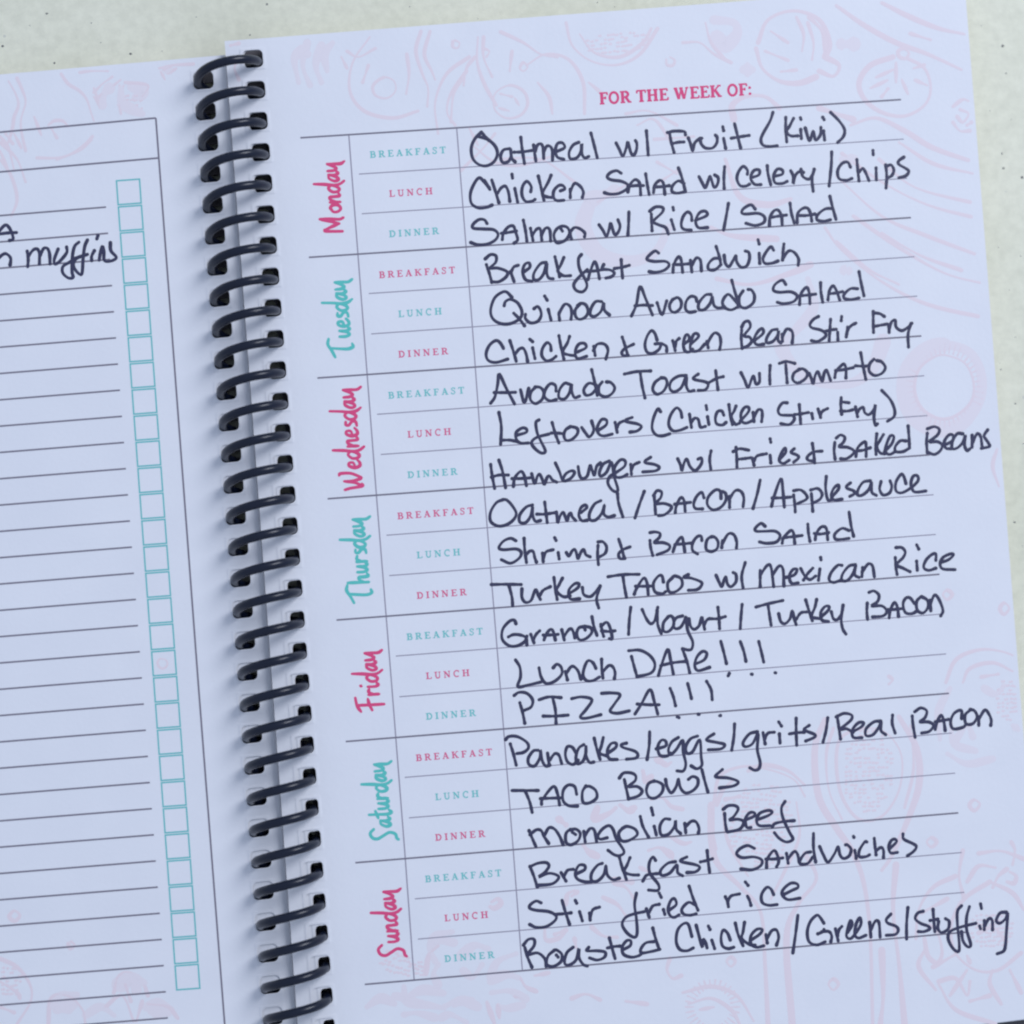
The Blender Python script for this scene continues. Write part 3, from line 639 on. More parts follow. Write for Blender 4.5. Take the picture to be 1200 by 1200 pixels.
# ------------------------------------------------------------------ handwriting
# each entry: window x0, y0, zoom of the traced crop; then one line of handwriting
INK = [
# Monday
(540,120,6,"oatmeal","145,210 100,255 74,320 85,395 130,438 185,445 235,415 258,360 240,305 190,262 118,238;145,210 165,232 200,268;345,325 300,335 280,380 295,422 335,415 355,370 350,325 358,390 382,418;422,245 432,330 448,430;375,350 430,348 500,338;512,300 520,360 528,412;522,345 540,300 565,292 580,325 583,395;583,345 605,308 632,312 645,350 645,408;675,345 730,318 715,285 680,290 665,340 680,385 725,400;830,280 790,300 762,350 770,395 815,390 845,345 850,290 852,360 872,390 900,380;915,215 935,290 960,390"),
(720,100,6,"with_slash","12,405 35,450 60,498 85,435 95,400 115,470 135,492 155,455 158,410 148,388;225,320 232,400 238,490"),
(720,100,6,"fruit","372,332 420,322 490,325 500,348;388,335 400,400 420,472;405,410 450,400 490,398;520,370 535,410 550,462 565,405 600,375 615,372;603,372 610,410 640,440 690,440 720,405 722,365 710,350;762,290 768,318;768,372 782,442;845,270 865,350 888,442;822,372 880,362 948,352"),
(720,100,6,"bracket","1115,190 1095,250 1045,340 1030,385 1045,420 1090,430 1145,425"),
(900,100,6,"kiwi","125,225 125,310 132,398;180,232 150,290 130,325 160,355 210,355;230,310 235,375;228,228 232,240;262,300 292,390 318,320 335,385 370,345 372,295;392,320 398,385;385,225 395,242;440,190 500,250 538,310 530,360 490,402"),
(540,120,6,"chicken","205,612 165,560 130,530 95,570 68,640 75,710 125,742 180,738 220,722;200,600 165,548;218,545 245,630 268,705;258,640 285,600 315,590 335,630 345,695;380,605 400,702;360,505 364,532;492,628 495,590 465,555 435,590 430,650 455,695 500,695 522,682;545,518 565,600 585,688;635,512 615,560 578,630 580,652 610,665 640,668;700,622 732,608 718,585 688,585 655,620 652,665 675,690 725,688;770,610 770,670;770,625 800,570 840,590 862,630 855,668"),
(540,120,6,"salad_initial","1128,498 1095,480 1050,495 1030,525 1060,545 1130,555 1175,580 1165,610 1110,640 1050,645 1010,635"),
(720,100,6,"salad","95,750 110,700 140,665 165,670 180,700 185,770;95,712 150,705 205,705;220,622 232,700 245,768;275,755 285,700 320,668 345,690 355,765;280,715 340,712 385,705;490,690 450,672 410,705 405,745 440,758 500,748;450,580 475,650 500,748"),
(720,100,6,"with_slash","595,642 620,690 640,720 662,665 675,640 700,715 725,695 730,650 705,630;775,572 770,650 772,725"),
(720,100,6,"celery","935,625 935,595 905,570 872,610 862,660 885,705 925,708 950,695;960,650 1015,630 1018,595 980,600 958,650 985,695 1030,698;1075,565 1080,620 1100,700;1120,640 1180,625 1180,595 1145,590 1120,635 1130,685 1180,690 1215,675;1240,600 1258,640 1258,690 1275,630 1305,605 1330,612;1312,590 1325,640 1365,660 1390,635 1405,590;1405,590 1390,660 1398,745"),
(900,100,6,"slash","448,468 445,560 430,708"),
(900,100,6,"chips","580,575 560,540 520,550 490,600 500,655 550,668 590,655;625,522 632,600 640,672;640,610 665,585 685,610 710,670;760,580 762,665;738,458 740,488;828,560 835,640 830,722;828,572 865,560 885,595 870,635 838,650;955,505 920,530 920,555 970,585 990,605 970,635 920,650"),
(540,120,6,"salmon","185,852 165,825 125,825 85,860 90,885 160,890 230,895 262,925 245,965 190,995 120,1000 70,985;292,965 300,920 335,875 370,870 385,910 400,965 375,990;285,920 330,915 390,905;440,828 455,900 465,975;490,885 500,930 508,972;502,935 535,890 560,895 570,970;567,935 595,885 625,895 632,975;675,890 655,930 665,975 690,988 740,965 765,920 750,880 710,870 675,890;705,890 715,905;768,915 778,960;770,910 800,880 840,890 872,918 870,945"),
(540,120,6,"with_slash","972,860 1000,900 1025,942 1045,885 1055,850 1080,925 1105,915 1120,870 1105,825;1182,770 1180,850 1175,935"),
(720,100,6,"rice","260,905 262,960 265,1022;248,885 290,855 340,860 335,895 275,955 310,980 360,1000 380,1045;400,945 422,1015;412,858 416,878;545,950 540,910 515,890 485,920 470,975 485,1010 540,1018;570,950 650,915 640,885 600,895 572,950 590,1000 655,1000"),
(720,100,6,"slash","802,830 790,900 768,1018"),
(720,100,6,"salad","990,870 960,840 910,865 895,895 925,905 1010,900 1055,925 1050,965 990,985 925,970;1090,988 1095,925 1125,880 1155,880 1175,920 1180,980;1095,930 1150,920 1210,912;1235,828 1245,900 1265,968;1285,965 1290,900 1325,865 1360,865 1380,905 1388,955;1295,915 1350,915 1410,905;1530,865 1480,870 1430,910 1425,945 1470,955 1520,945;1515,780 1535,860 1558,942"),
# Tuesday
(550,270,6,"breakfast","120,240 140,300 158,365;112,200 150,170 188,180 185,225 145,265 200,265 265,290 260,325 210,360 160,362;290,290 315,360;292,300 312,258 345,245;385,290 425,260 420,228 390,240 375,290 395,345 440,358;540,225 500,235 455,300 455,345 490,345 525,300 545,230 545,300 560,335 590,340;602,185 620,260 635,325;665,190 640,250 622,285 660,318 712,318;788,170 768,200 775,270 820,355 825,400 795,432 750,420 735,378 775,325 830,275;835,345 850,290 880,220 900,260 915,340;825,288 880,285 940,275;945,240 935,270 990,278 1020,300 1000,325 960,335;1068,205 1072,270 1078,335;1020,268 1080,258 1125,245"),
(730,260,6,"sandwich","252,220 225,205 180,240 170,265 220,278 300,278 325,305 290,340 230,355 185,350;352,355 358,300 390,245 410,270 420,355;355,300 400,300 460,295;475,270 485,352;480,315 515,255 545,270 552,345;680,255 635,260 600,300 605,335 650,335 690,300;655,172 680,250 688,300;712,235 720,290 745,315 770,280 795,235 800,280 830,318 870,310 890,260 885,215 860,205;958,220 962,292;950,125 958,155;1060,200 1040,175 1005,215 985,260 1000,292 1050,290 1090,275;1132,155 1125,220 1122,268;1125,255 1165,205 1205,215 1235,260 1232,305"),
(550,270,6,"quinoa","245,530 255,500 290,485 340,510 370,570 355,620 290,655 220,655 165,620 150,560 175,480 220,440 260,432 300,470;312,582 350,620 388,670;395,590 395,620 430,650 480,640 505,600 500,560 480,535 455,550;555,555 575,632;530,462 548,492;630,590 635,632;632,580 670,520 705,530 720,570 715,625;780,515 745,560 748,605 775,625 815,610 835,570 820,525 785,512 760,528;930,500 890,500 860,540 850,590 880,605 925,570 945,510 950,560 985,595"),
(730,260,6,"avocado","60,662 95,580 120,455 160,540 208,655;85,590 150,585 208,588;240,568 275,652 308,555;350,545 328,585 338,625 370,635 405,605 410,560 385,532 352,545;520,560 510,530 475,525 445,560 440,610 465,635 510,630;620,510 580,515 535,570 535,615 575,615 615,570 628,525 640,585 670,605 715,598;765,410 790,500 820,588;820,590 765,618 720,605 700,570 715,530 745,510 785,550 815,588;845,485 818,530 825,590 865,605 915,570 925,520 905,480 880,475"),
(900,260,6,"salad","125,440 100,410 50,440 38,480 80,495 160,492 205,520 180,560 110,575 65,565;222,582 230,510 270,460 290,500 295,575;225,520 275,515 335,508;370,428 372,490 385,565;422,548 430,490 455,450 480,480 505,550;430,505 480,500 525,490;630,470 580,470 535,510 540,540 590,545 640,535;640,350 655,430 675,520"),
(550,270,6,"chicken","240,830 220,790 185,775 140,810 118,870 135,915 190,928 270,905;205,778 236,820;285,775 310,850 330,920;320,875 350,835 380,830 400,870 410,922;445,825 462,902;425,765 445,782;575,845 570,805 545,790 515,830 510,880 540,915 580,908 610,885;630,740 645,820 665,905;705,745 690,790 657,855 700,875 740,880;760,855 820,825 810,795 770,800 745,850 760,900 825,885;875,815 885,880;872,845 900,800 950,800 975,840 960,905"),
(550,270,6,"ampersand","1075,750 1095,810 1115,880;1155,800 1095,830 1072,858 1085,880 1118,878"),
(730,260,6,"green","240,830 225,785 200,765 170,805 155,865 170,915 210,925 255,895 268,860;225,858 268,856 305,875 308,910;350,835 368,905;368,880 375,840 395,820;425,862 465,830 460,795 440,800 425,855 435,905 465,915 490,895;475,862 530,810 520,785 495,795 475,860 480,905 530,905 575,860;590,840 600,885;592,858 625,800 650,780 680,800 688,850 680,898"),
(730,260,6,"bean","835,760 832,820 838,890;835,740 855,705 885,700 895,740 852,800 890,810 905,840 880,870 845,885;925,835 985,785 980,750 950,770 922,825 940,862 990,860;1085,755 1045,765 1010,820 1015,850 1055,840 1085,800 1095,765 1090,830 1110,850;1120,790 1122,840;1122,810 1150,755 1185,765 1195,800 1190,850"),
(900,260,6,"stir","355,665 320,685 295,720 310,745 370,760 405,785 400,810 350,840 305,835;440,685 435,760 430,838;395,772 440,760 480,755;490,775 492,830;518,665 515,695;560,740 550,810;552,795 562,760 585,730 618,712"),
(900,260,6,"fry","740,630 740,700 742,778;740,640 785,645 818,665;745,735 800,725 840,718;850,735 852,778;852,755 868,705 895,690 900,738 940,765 985,740 1012,712;1005,715 985,790 988,880"),
# Wednesday
(560,410,6,"avocado","90,375 120,330 140,240 150,170 200,270 258,380;115,300 190,300 265,298;300,280 328,372 358,270;405,262 372,300 370,350 405,378 450,350 465,300 440,265 402,260;550,290 545,250 510,238 475,280 470,330 505,358 550,350;640,240 610,235 575,280 570,335 610,345 645,300 658,240 660,290 680,335 715,325;830,245 780,235 745,280 760,318 800,310 835,270;800,138 820,220 840,320;875,225 850,260 855,310 900,330 945,305 962,265 935,230 905,225"),
(740,400,6,"toast","-50,230 40,212 135,208;62,220 75,310 95,398;210,255 165,290 150,340 180,372 225,350 250,300 240,262 208,256;385,240 330,245 280,280 270,330 300,355 350,325 385,250 385,310 405,350 440,345;470,230 435,255 450,270 520,285 540,305 520,340 470,345;592,205 600,270 608,340;545,290 600,260 645,248"),
(740,400,6,"with_slash","770,220 795,270 820,325 845,265 860,245 875,298 900,285 900,225;975,170 972,240 974,300"),
(900,400,6,"tomato","80,155 130,142 188,155;125,165 130,230 135,290;225,195 182,225 175,270 210,292 260,265 278,225 250,195 215,196;290,225 305,262 318,298 332,240 350,212 366,250 382,280 395,225 412,202 428,240 440,275;470,255 480,210 530,160 548,190 548,258;475,205 525,200 600,185;652,80 668,170 688,268;615,172 680,175 705,170;745,125 715,160 712,210 750,240 800,225 825,185 800,145 765,135"),
(560,410,6,"leftovers","148,440 165,540 160,665;165,635 230,635 290,650;275,600 340,580 340,555 310,550 270,580 270,625 300,655 355,655;430,492 408,512 418,585 445,645 475,712 445,725 398,690 378,650 415,615 500,592;522,510 545,590 570,655;515,585 560,585 605,590;650,540 618,562 605,600 620,635 660,630 700,590 698,552 650,538;730,545 758,585 785,612 815,565 800,500;840,570 900,530 905,495 870,490 840,545 850,590 885,605 945,592;965,510 980,580;980,545 995,515 1025,500;1085,475 1045,490 1045,505 1120,520 1150,540 1120,570 1070,578"),
(740,400,6,"bracket","205,495 185,475 155,540 145,610 170,655 215,665 270,650"),
(740,400,6,"chicken","355,535 345,490 315,468 275,520 262,585 290,628 340,625 390,605;408,512 422,605;420,570 445,540 470,550 485,602 520,598;535,530 545,585;525,452 530,480;650,520 635,490 605,495 590,540 600,580 640,588 665,570;685,445 695,520 710,585;735,455 722,490 702,530 730,582 760,575;765,560 820,500 825,465 795,465 770,510 775,560 805,575 850,558;855,500 862,565;860,535 890,482 915,485 920,520 915,565"),
(900,400,6,"stir","135,432 100,435 72,480 85,515 140,520 175,522 185,550 150,585 90,578;220,445 225,510 230,580;185,515 230,510 285,500;308,508 315,545;352,475 370,535;370,515 385,490 420,472"),
(900,400,6,"fry","515,395 512,450 518,512;515,425 570,432;510,490 560,490 600,480;615,460 630,530;628,500 645,475 670,465 680,500 710,515 745,480 755,445 745,530 755,590 770,580;800,345 860,410 890,480 885,530 840,562"),
(560,410,6,"hamburgers","90,805 100,880 118,975;148,775 175,860 195,970;95,895 150,880 215,880;250,960 260,900 300,855 325,880 342,955;240,905 290,905 365,900;378,870 400,940 418,890 435,875 455,915 468,945 488,895 505,888 525,915 555,930;545,795 575,860 600,920 650,905 680,865 660,850 620,870 595,912;705,820 715,880 735,905 770,885 790,810 805,850 820,882 835,820 862,795;925,780 880,805 855,860 865,888 905,860 940,790 955,880 985,985 950,990 915,940 925,895 960,870;960,870 1030,820 1035,780 1000,775 960,830 970,890 1010,895 1050,875;1075,805 1080,875;1080,840 1098,808 1135,790;1215,755 1177,780 1180,795 1240,805 1275,825 1250,850 1160,858"),
(740,400,6,"with_slash","325,825 345,870 355,908 372,850 390,828 412,880 450,908 492,860 492,820 468,828;560,770 550,830 558,900"),
(740,400,6,"fries","735,745 740,810 742,885;715,775 760,755 825,765;740,830 790,825 840,818;850,820 862,870;862,840 885,805 950,790;975,800 980,855;975,685 980,710;1045,825 1085,780 1080,750 1052,790 1040,840 1070,858 1110,835;1145,755 1120,780 1165,800 1175,820 1140,850"),
(900,400,6,"ampersand","312,718 322,790 328,855;380,772 320,778 278,810 282,835 320,842"),
(900,400,6,"baked","470,710 465,770 472,828;480,680 510,658 540,675 530,710 500,740 560,745 605,770 590,800 550,825 510,825;618,810 630,750 680,705 690,740 690,810;625,770 670,765 720,748;765,650 758,720 760,795;812,655 785,700 765,740 790,785 820,790;820,775 870,720 885,670 860,665 835,720 825,775 855,795 895,775;970,700 930,700 895,740 900,775 950,775 995,750;985,595 992,680 995,750"),
(1000,460,6,"beans","520,285 515,350 520,425;520,255 570,240 605,260 590,300 535,345 590,345 625,370 610,410 570,435 525,420;640,370 695,340 700,300 670,300 640,345 650,390 690,395;770,290 730,290 698,340 695,392 730,390 770,350 788,300 782,370 800,408 820,395;835,300 835,385;838,355 870,290 895,310 905,375;945,262 925,290 920,310 950,355 955,380 900,392"),
# Thursday
(560,570,6,"oatmeal","180,92 130,115 90,180 90,245 140,278 200,270 250,235 270,190 245,140 205,97 175,92;385,130 340,145 295,200 295,250 335,255 370,210 385,140 385,200 405,245 440,240;470,110 480,190 488,255;415,195 470,195 540,185;552,180 558,220 562,255 580,205 600,182 615,215 628,242 640,200 655,188 665,215 688,240;725,185 765,150 755,130 725,150 710,200 730,240 770,238;865,100 820,125 785,190 790,235 830,235 870,190 890,130 885,190 915,215 960,205;982,50 990,120 1020,215"),
(560,570,6,"slash","1170,35 1135,130 1105,222"),
(740,550,6,"bacon","160,190 165,250 170,315;155,185 180,150 212,160 205,200 172,240 230,240 280,260 270,290 230,320 190,325;308,305 315,260 345,200 370,220 378,295;305,245 350,240 415,232;510,200 495,162 460,188 438,240 450,275 500,278;630,205 625,155 590,145 540,195 535,250 575,285 630,265 665,215 662,170 640,155;690,190 690,268;690,205 730,150 770,155 790,200 785,262"),
(740,550,6,"slash","905,75 885,170 855,275"),
(740,550,6,"applesauce","985,260 1000,200 1050,65 1065,150 1075,265;990,202 1050,200 1120,195;1140,180 1148,240 1152,300;1140,150 1190,145 1230,180 1230,210 1170,240;1265,170 1270,230 1275,295;1260,145 1310,135 1340,170 1325,210 1270,240;1370,50 1365,130 1380,212 1410,215;1405,200 1455,140 1455,110 1425,130 1405,180 1425,215 1480,210;1540,95 1510,120 1520,135 1560,150 1570,170 1535,190;1680,80 1630,90 1595,140 1590,180 1625,180 1670,140 1688,90 1690,160 1722,183;1755,85 1745,140 1770,180 1815,165 1830,120 1818,80;1930,100 1915,50 1895,35 1860,90 1860,150 1900,165 1965,130 2015,80 2010,45 1980,50 1965,100 1980,150 2010,160 2070,152"),
(560,570,6,"shrimp","268,382 230,365 180,385 148,430 180,445 270,440 305,465 290,505 230,540 165,515;325,365 330,450 342,535;337,485 365,455 390,460 400,500 412,532;455,470 460,530;460,505 480,460 530,445;565,465 572,510;540,360 550,380;622,465 640,490 662,455 682,442 695,475 705,508 725,462 745,445 760,480 790,495;845,415 842,480 848,550;845,390 880,390 905,425 895,470 850,498"),
(560,570,6,"ampersand","990,370 1010,430 1030,505;1070,425 1020,445 990,475 1000,507 1035,507"),
(740,550,6,"bacon","130,500 135,550 150,605;130,445 165,440 200,450 195,480 160,515 220,515 268,535 255,570 180,600;292,580 310,530 350,475 365,510 375,580;305,530 350,525 420,518;495,500 490,470 460,475 430,520 430,570 465,595;560,475 530,500 525,560 560,578 600,560 610,515 590,480 560,475;640,500 635,550;638,525 680,455 720,460 740,510 738,555"),
(740,550,6,"salad","940,400 910,380 870,415 880,435 940,435 1010,435 1045,465 1020,510 950,520 900,510;1060,520 1070,480 1120,430 1140,450 1148,520;1072,480 1120,475 1200,465;1240,385 1245,450 1255,505;1292,495 1300,450 1335,405 1370,415 1380,495;1285,450 1330,455 1385,445;1530,430 1480,415 1430,455 1435,490 1480,492 1530,485;1530,300 1545,400 1562,470"),
(560,570,6,"turkey","95,690 200,688 305,690;220,700 240,780 245,840;310,720 310,780 335,815 375,800 405,725 425,765 440,795;435,770 460,730 510,705;535,640 545,720 558,795;595,645 572,690 555,735 600,775 650,770;640,755 700,715 712,685 680,685 640,730 650,790 715,790;735,710 745,760 790,775 825,745 860,700;860,700 835,790 850,855"),
(560,570,6,"tacos","915,635 1020,620 1135,618;1020,630 1030,700 1045,780;1100,758 1115,720 1165,645 1190,680 1198,760;1110,702 1160,702 1230,700;1305,672 1295,630 1270,630 1235,680 1245,740 1295,755 1320,740;1370,640 1335,680 1345,740 1390,740 1435,700 1430,650 1390,630 1370,636;1480,620 1447,638 1500,645 1570,672 1570,700 1540,725 1480,730"),
(740,550,6,"with_slash","595,745 615,790 635,825 652,775 665,755 675,805 700,825 735,790 735,740 715,725;800,655 775,750 785,835"),
(740,550,6,"mexican","905,710 905,770 905,825;905,745 955,675 982,690 1000,825;995,740 1035,682 1065,700 1072,820;1085,760 1145,742 1165,703 1135,705 1110,750 1125,800 1172,798;1190,697 1220,750 1255,775 1295,750;1275,695 1240,732 1210,778;1325,700 1315,780;1330,620 1333,637;1480,675 1450,675 1405,725 1390,775 1420,795 1470,780;1575,670 1530,680 1485,735 1480,780 1520,780 1560,730 1578,675 1570,740 1600,760;1625,690 1620,755;1622,720 1665,665 1695,680 1708,755"),
(920,550,6,"rice","775,620 780,690 788,740;780,550 820,550 845,580 830,620 785,670 830,695 880,720;925,645 930,710;925,530 940,560;1060,640 1060,595 1030,600 990,640 975,690 1010,710 1060,695;1095,655 1150,635 1185,600 1160,595 1110,620 1090,665 1110,700 1195,705"),
# Friday
(570,700,6,"granola","208,185 195,160 160,170 115,225 112,295 160,340 220,340 270,310 285,272;155,278 190,262 240,265 280,285 285,335;312,260 335,320;332,295 350,260 375,235;405,300 420,260 450,225 470,240 485,300;400,265 440,265 505,260;530,228 548,300;545,275 585,222 608,235 622,285;690,205 650,215 635,260 655,298 700,290 740,250 735,215 690,202;690,215 695,230;742,135 755,200 778,268;805,190 815,240 825,275;805,205 845,175 870,215 885,290 865,290;810,235 860,240 905,235"),
(570,700,6,"slash","1015,70 1005,160 1000,260"),
(750,680,6,"yogurt","15,205 45,270 75,305 105,280 125,190;120,210 125,310 150,375;200,255 165,300 165,355 200,360 235,320 235,270 215,250 195,258;300,250 255,265 235,310 250,340 285,330 310,290 325,260 335,350 370,430 365,480 340,490 298,480;345,270 355,320 380,345 415,320 435,260 445,300 455,345;452,310 470,280 490,268;548,190 555,260 560,340;490,270 545,270 600,255"),
(750,680,6,"slash","718,170 710,260 705,340"),
(750,680,6,"turkey","815,188 900,165 1005,142;900,170 910,240 922,315;975,235 990,290 1020,305 1055,270 1070,215 1085,270 1098,312;1098,275 1130,230 1175,222;1165,138 1190,220 1212,285;1242,135 1230,190 1208,255 1270,270;1275,255 1320,215 1330,185 1300,185 1270,230 1280,280 1325,290;1345,220 1360,270 1390,275 1420,230 1428,175;1428,175 1415,270 1425,340 1448,378"),
(930,660,6,"bacon","518,280 515,340 520,395;530,205 565,195 600,225 590,270 550,300 620,300 655,335 630,370 555,378;672,385 680,330 710,275 730,310 738,375;665,325 710,325 770,318;850,285 820,245 790,245 770,285 785,345 830,355 870,335;895,235 865,270 870,330 910,350 945,310 940,260 900,235;960,260 965,335;962,285 990,225 1020,250 1050,330 1035,370"),
(570,700,6,"lunch","205,440 235,490 240,560 222,628 300,615 385,595;370,495 385,560 420,605 480,590 530,540 525,490 495,470 470,495;555,520 570,580;562,535 600,485 640,510 665,575;770,500 750,460 715,445 690,490 680,550 705,585 750,585 795,560;750,460 770,495;810,435 812,500 820,568;818,525 860,480 890,490 905,530 900,572"),
(570,700,6,"date","1000,375 1080,372 1150,410 1185,470 1160,530 1060,558;1020,415 1040,490 1060,560;1210,550 1230,480 1275,365 1295,440 1315,540;1225,480 1310,460 1400,450;1378,362 1410,450 1430,530;1465,470 1530,440 1550,395 1520,380 1480,420 1465,480 1490,515 1570,492"),
(750,680,6,"exclamation_marks","568,428 590,510 608,585;705,430 730,500 745,570;835,430 855,510 870,575;628,655 620,672;783,660 788,661;950,650 955,651"),
(570,700,6,"pizza","195,690 230,668 285,675 325,720 315,770 265,795;235,740 255,810 270,885;370,720 440,700 525,705;465,700 485,790 490,885;400,835 480,835 575,828;600,712 670,700 742,720 700,790 660,840 700,850 805,825;810,675 880,672 940,685 900,750 870,800 920,815 1005,798;1045,820 1090,750 1150,648 1180,730 1205,820;1060,750 1140,755 1215,755"),
(750,680,6,"exclamation_marks","212,760 235,820 250,882;335,725 350,780 362,832;468,710 500,770 508,840;262,960 275,966;410,942 416,943;560,952 565,951"),
# Saturday
(580,840,6,"pancakes","75,160 100,138 160,140 225,180 235,220 200,250 155,258;108,190 130,260 150,340;305,235 270,240 235,290 240,335 280,345 315,290 320,235 330,300 355,345 385,340;370,255 382,340;385,305 420,260 450,270 470,330;570,255 545,215 510,210 495,260 510,315 550,335 585,305;625,195 590,220 570,280 580,330 620,310 640,250 640,200 640,270 665,320 695,318;698,150 715,220 740,300;762,145 750,200 738,255 790,275;795,255 850,215 850,185 815,190 790,240 805,295 860,300;925,185 890,195 900,215 980,240 1005,265 990,290 925,298"),
(580,840,6,"slash","1088,105 1085,200 1070,300"),
(760,820,6,"eggs","55,345 120,325 120,290 90,285 65,330 80,390 130,395 155,375;210,265 165,295 140,350 155,385 195,350 240,285 245,370 262,450 245,500 200,500;345,255 295,275 262,330 270,375 310,365 360,280 370,400 375,460 340,485 300,465;460,240 420,265 410,285 480,300 535,315 510,345 420,352"),
(760,820,6,"slash","605,170 600,260 585,355"),
(760,820,6,"grits","765,225 710,240 665,300 680,330 730,310 770,240 765,350 785,440 775,485 745,495 712,478;805,230 820,310;818,275 840,235 885,228;920,240 925,305;915,155 935,185;1038,130 1038,220 1042,320;990,240 1040,232 1095,228;1130,180 1095,205 1110,220 1170,245 1165,265 1105,290"),
(940,800,5,"slash","150,205 140,280 122,350"),
(940,800,5,"real","205,195 215,260 225,330;200,200 245,180 290,190 285,220 228,270 260,270 300,290;290,290 345,260 360,235 330,235 295,275 300,320 350,322;460,225 420,230 375,270 375,310 415,305 450,260 462,230 462,280 490,305;530,190 528,240 545,295"),
(940,800,5,"bacon","645,195 650,250 662,320;660,170 695,148 730,165 720,205 690,230 740,230 770,250 745,285 700,295;780,275 790,230 815,190 830,225 838,280;780,228 820,222 858,215;935,210 932,162 890,180 870,230 885,270 940,262 960,245;985,160 955,190 960,240 1000,240 1025,200 1010,165 985,157;1035,200 1035,250;1035,215 1070,160 1095,185 1108,220 1105,250"),
(580,840,6,"taco","120,518 220,518 305,518;215,525 245,600 262,672;328,615 335,580 410,490 440,540 455,620;320,575 390,572 460,570;575,545 560,490 515,480 480,520 480,590 520,625 580,628;640,485 615,530 620,600 665,605 715,570 710,520 670,490 640,490"),
(580,840,6,"bowls","875,430 905,395 960,395 990,415 985,450 940,490 1000,490 1035,520 1010,555 940,578;910,440 925,510 940,578;1120,450 1080,470 1065,520 1085,565 1130,570 1175,530 1180,480 1140,455 1110,455;1200,440 1210,490 1240,535 1275,490 1290,435 1305,500 1340,535 1390,520 1425,480 1425,435 1390,420 1360,440;1455,370 1475,450 1498,530;1600,370 1555,410 1560,425 1640,430 1710,455 1680,485 1580,500"),
(580,840,6,"mongolian","240,800 265,860 288,912;245,830 290,795 325,800 345,840 378,890;350,830 380,780 420,790 455,840 480,900;530,790 500,820 500,880 535,900 585,870 600,820 570,790 530,795;545,812 568,828;625,805 635,880;632,835 670,785 700,800 715,878;790,850 740,860 725,835 755,790 800,765 830,790 855,860 908,945 880,975 840,970 795,938;900,780 870,820 890,870 940,870 1000,830 985,790 930,770 895,785;1022,700 1040,770 1080,845;1120,770 1135,830;1100,640 1112,690;1230,720 1190,720 1160,770 1170,830 1220,825 1260,775 1270,730 1275,790 1305,820;1335,750 1342,815;1340,775 1380,735 1415,740 1435,785 1430,820"),
(760,820,6,"beef","535,800 540,870 550,925;525,770 560,745 610,745 630,770 600,820 570,845 630,840 670,860 640,910 555,930;680,845 740,820 745,795 710,795 680,840 690,895 720,898;760,845 840,815 870,790 840,778 780,800 760,850 780,885 855,885;960,715 935,760 945,830 990,930 1015,980 970,1000 920,975 885,935;870,895 890,870 960,855 1025,850"),
# Sunday
(600,980,6,"breakfast","125,210 150,270 178,355;125,215 180,190 240,185 260,210 230,255 190,285 260,260 320,275 325,300 280,335 185,345;345,255 380,315;365,285 390,240 430,232;450,265 510,235 510,205 470,205 445,260 460,300 510,320 560,320;635,190 600,205 560,260 560,310 600,315 645,270 660,205 670,270 710,305 755,295;755,145 775,220 805,305;830,150 810,200 790,250 840,270 890,272;1010,170 990,145 965,190 970,260 1030,340 1025,380 960,378;920,315 945,275 990,265 1030,262;1150,178 1095,190 1045,240 1055,275 1110,258 1160,200 1165,255 1200,278;1230,145 1190,165 1195,180 1290,200 1320,220 1290,250 1230,255;1372,100 1380,180 1390,255;1325,180 1370,170 1410,158"),
(780,960,6,"sandwiches","625,205 575,185 520,210 500,245 540,270 620,265 675,285 670,325 610,355 530,350;710,340 715,280 760,220 785,250 795,300 780,335;705,280 760,280 825,272;850,240 862,310;860,280 900,230 925,240 940,300;1020,230 980,240 945,290 950,315 1000,310 1035,265;1040,100 1040,200 1055,300;1083,192 1109,250 1142,302 1187,244 1213,192 1226,250 1252,276 1291,257 1304,211 1278,180 1265,180;1330,218 1340,276;1321,120 1324,127;1415,160 1400,160 1363,218 1363,263 1408,263 1434,250;1467,134 1474,205 1480,250;1480,225 1512,198 1532,218 1532,270;1571,211 1623,160 1610,140 1584,153 1568,198 1584,237 1630,233;1669,103 1675,140 1740,172 1763,192 1746,224 1701,257"),
(600,980,6,"stir","205,468 170,455 130,480 125,505 170,520 260,530 310,560 300,595 240,635 170,640 125,620;352,450 375,530 405,620;305,548 360,545 415,538;475,530 495,595;445,450 455,470;545,540 550,590;550,565 570,515 615,498"),
(600,980,6,"fried","875,400 862,480 875,580 880,680 860,710 810,680 775,620 800,570 860,545 930,530;945,510 965,570;965,535 990,490 1035,478;1065,515 1075,550;1035,400 1050,430;1105,520 1155,480 1142,438 1115,455 1098,510 1110,555 1140,570 1175,552;1285,480 1240,465 1195,510 1205,545 1250,555 1295,545;1245,350 1275,440 1308,520"),
(780,960,6,"rice","420,545 435,580 442,615;438,580 460,540 520,525;575,540 590,570 600,605;560,440 580,465;760,530 740,490 710,480 675,530 680,585 725,605 785,600;830,530 890,500 930,480 925,455 880,450 830,490 820,530 860,565 945,555"),
(600,980,6,"roasted","80,765 115,725 155,725 155,770 112,830 180,820 230,860 240,915;90,780 110,850 140,920;300,800 255,840 245,900 290,915 345,880 350,830 315,800 295,800;312,835 325,850;430,780 385,820 370,890 400,905 450,870 470,790 470,850 500,900 530,912;540,780 525,805 600,805 655,815 650,850 600,870 545,855;685,715 705,790 725,860;670,785 720,775 760,772;775,800 830,770 835,735 805,735 775,780 785,830 840,850 890,840 915,822;1000,740 940,750 905,795 915,820 980,810 1040,795;990,645 1010,720 1035,795"),
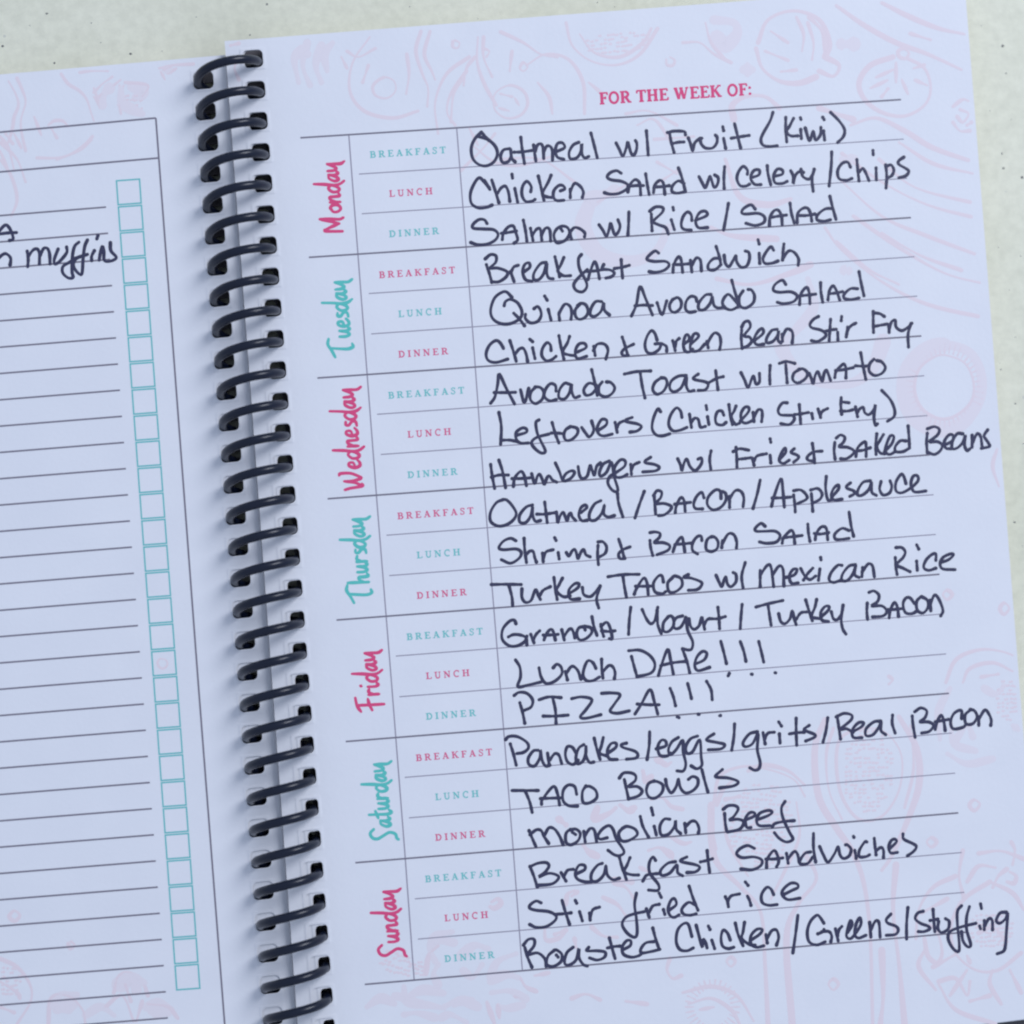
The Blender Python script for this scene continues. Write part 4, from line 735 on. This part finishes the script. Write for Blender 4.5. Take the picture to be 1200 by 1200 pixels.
(780,960,6,"chicken","185,825 160,740 125,735 85,780 75,860 100,915 150,925 195,905;215,745 235,820 258,900 265,845 280,865 292,905;325,850 345,910;300,750 312,775;455,850 435,800 405,780 390,830 400,890 440,910 480,900;490,730 510,810 545,890;555,725 545,790 537,840 590,880 630,885;600,850 660,810 680,775 640,775 600,820 600,875 640,900 690,890;705,810 715,870;712,845 745,785 780,780 795,830 780,885"),
(780,960,6,"slash","930,675 915,800 895,940"),
(940,940,4.6154,"greens","118,655 95,620 78,612 45,645 28,700 38,755 80,772 125,755;85,712 115,700 118,688;105,700 145,700 160,725 155,755;180,685 195,750;192,725 200,690 215,672;245,705 270,665 262,640 247,680 240,725 262,738 290,708 318,660 312,625 292,660 285,715 305,735 345,720;365,650 372,730;372,690 395,645 415,650 422,730;480,605 455,635 465,655 505,670 520,690 505,715 455,720"),
(940,940,4.6154,"slash","572,570 565,660 565,740"),
(940,940,4.6154,"stuffing","655,590 625,600 612,630 640,655 680,670 690,685 660,700 628,700;708,580 712,640 718,700;692,640 735,632;738,645 735,685 755,705 790,685 795,645 775,630;862,560 840,590 840,660 850,770 845,808 815,790 790,740 800,700 860,675 940,655;905,565 890,620 890,690 912,770 895,782 870,750 862,700;960,670 965,685;965,550 970,575;985,640 985,690;990,668 1010,630 1028,640 1030,690;1105,595 1070,600 1050,640 1070,655 1100,630 1112,600 1105,700 1100,770 1090,805 1055,820"),
]
INK_LEFT = [
(0,230,8,"entry_end","-60,400 -10,330 50,270 90,300 120,370 120,405 90,415;-50,362 60,345 155,340"),
(0,230,8,"entry_end","-40,560 -30,640;-30,600 20,550 60,540 100,580 95,645"),
(0,230,8,"muffins","255,515 265,590 260,660;265,565 310,505 350,495 370,540 370,635;375,555 410,490 445,490 465,540 470,635;545,495 510,590 515,635 560,610 625,530 625,475;740,430 700,470 680,560 675,700 685,760 640,765 590,720 590,660 650,620 715,580;820,410 795,470 780,580 770,720 745,730 700,680 690,630 720,580 820,545;885,510 860,560 860,605;918,370 908,400;930,600 940,540 960,470 975,520 975,590 1000,612 1060,600 1090,570 1040,510 1035,435"),
]

for data, zf, page in ((INK, zr, right_page), (INK_LEFT, zl, left_page)):
    for x0, y0, zm, word, st in data:
        mb = MB()
        for s_ in st.split(";"):
            pts = [tuple(float(t) for t in q.split(",")) for q in s_.split()]
            P = [onpage(x0 + p[0] / zm, y0 + p[1] / zm, zf) for p in smooth_line(pts, 6)]
            ph = random.random() * 6
            stroke(mb, P, .00068, zf, lift=3.2e-5, wfun=lambda t, ph=ph: .95 + .08 * math.sin(9 * t + ph) + .06 * math.sin(23 * t + 2 * ph) + .12 * (abs(2 * t - 1) ** 8))
        o = mb.obj("handwritten_word", M_ink, page)
        o["label"] = "handwritten " + word.replace("_", " ") + " in dark blue ink"
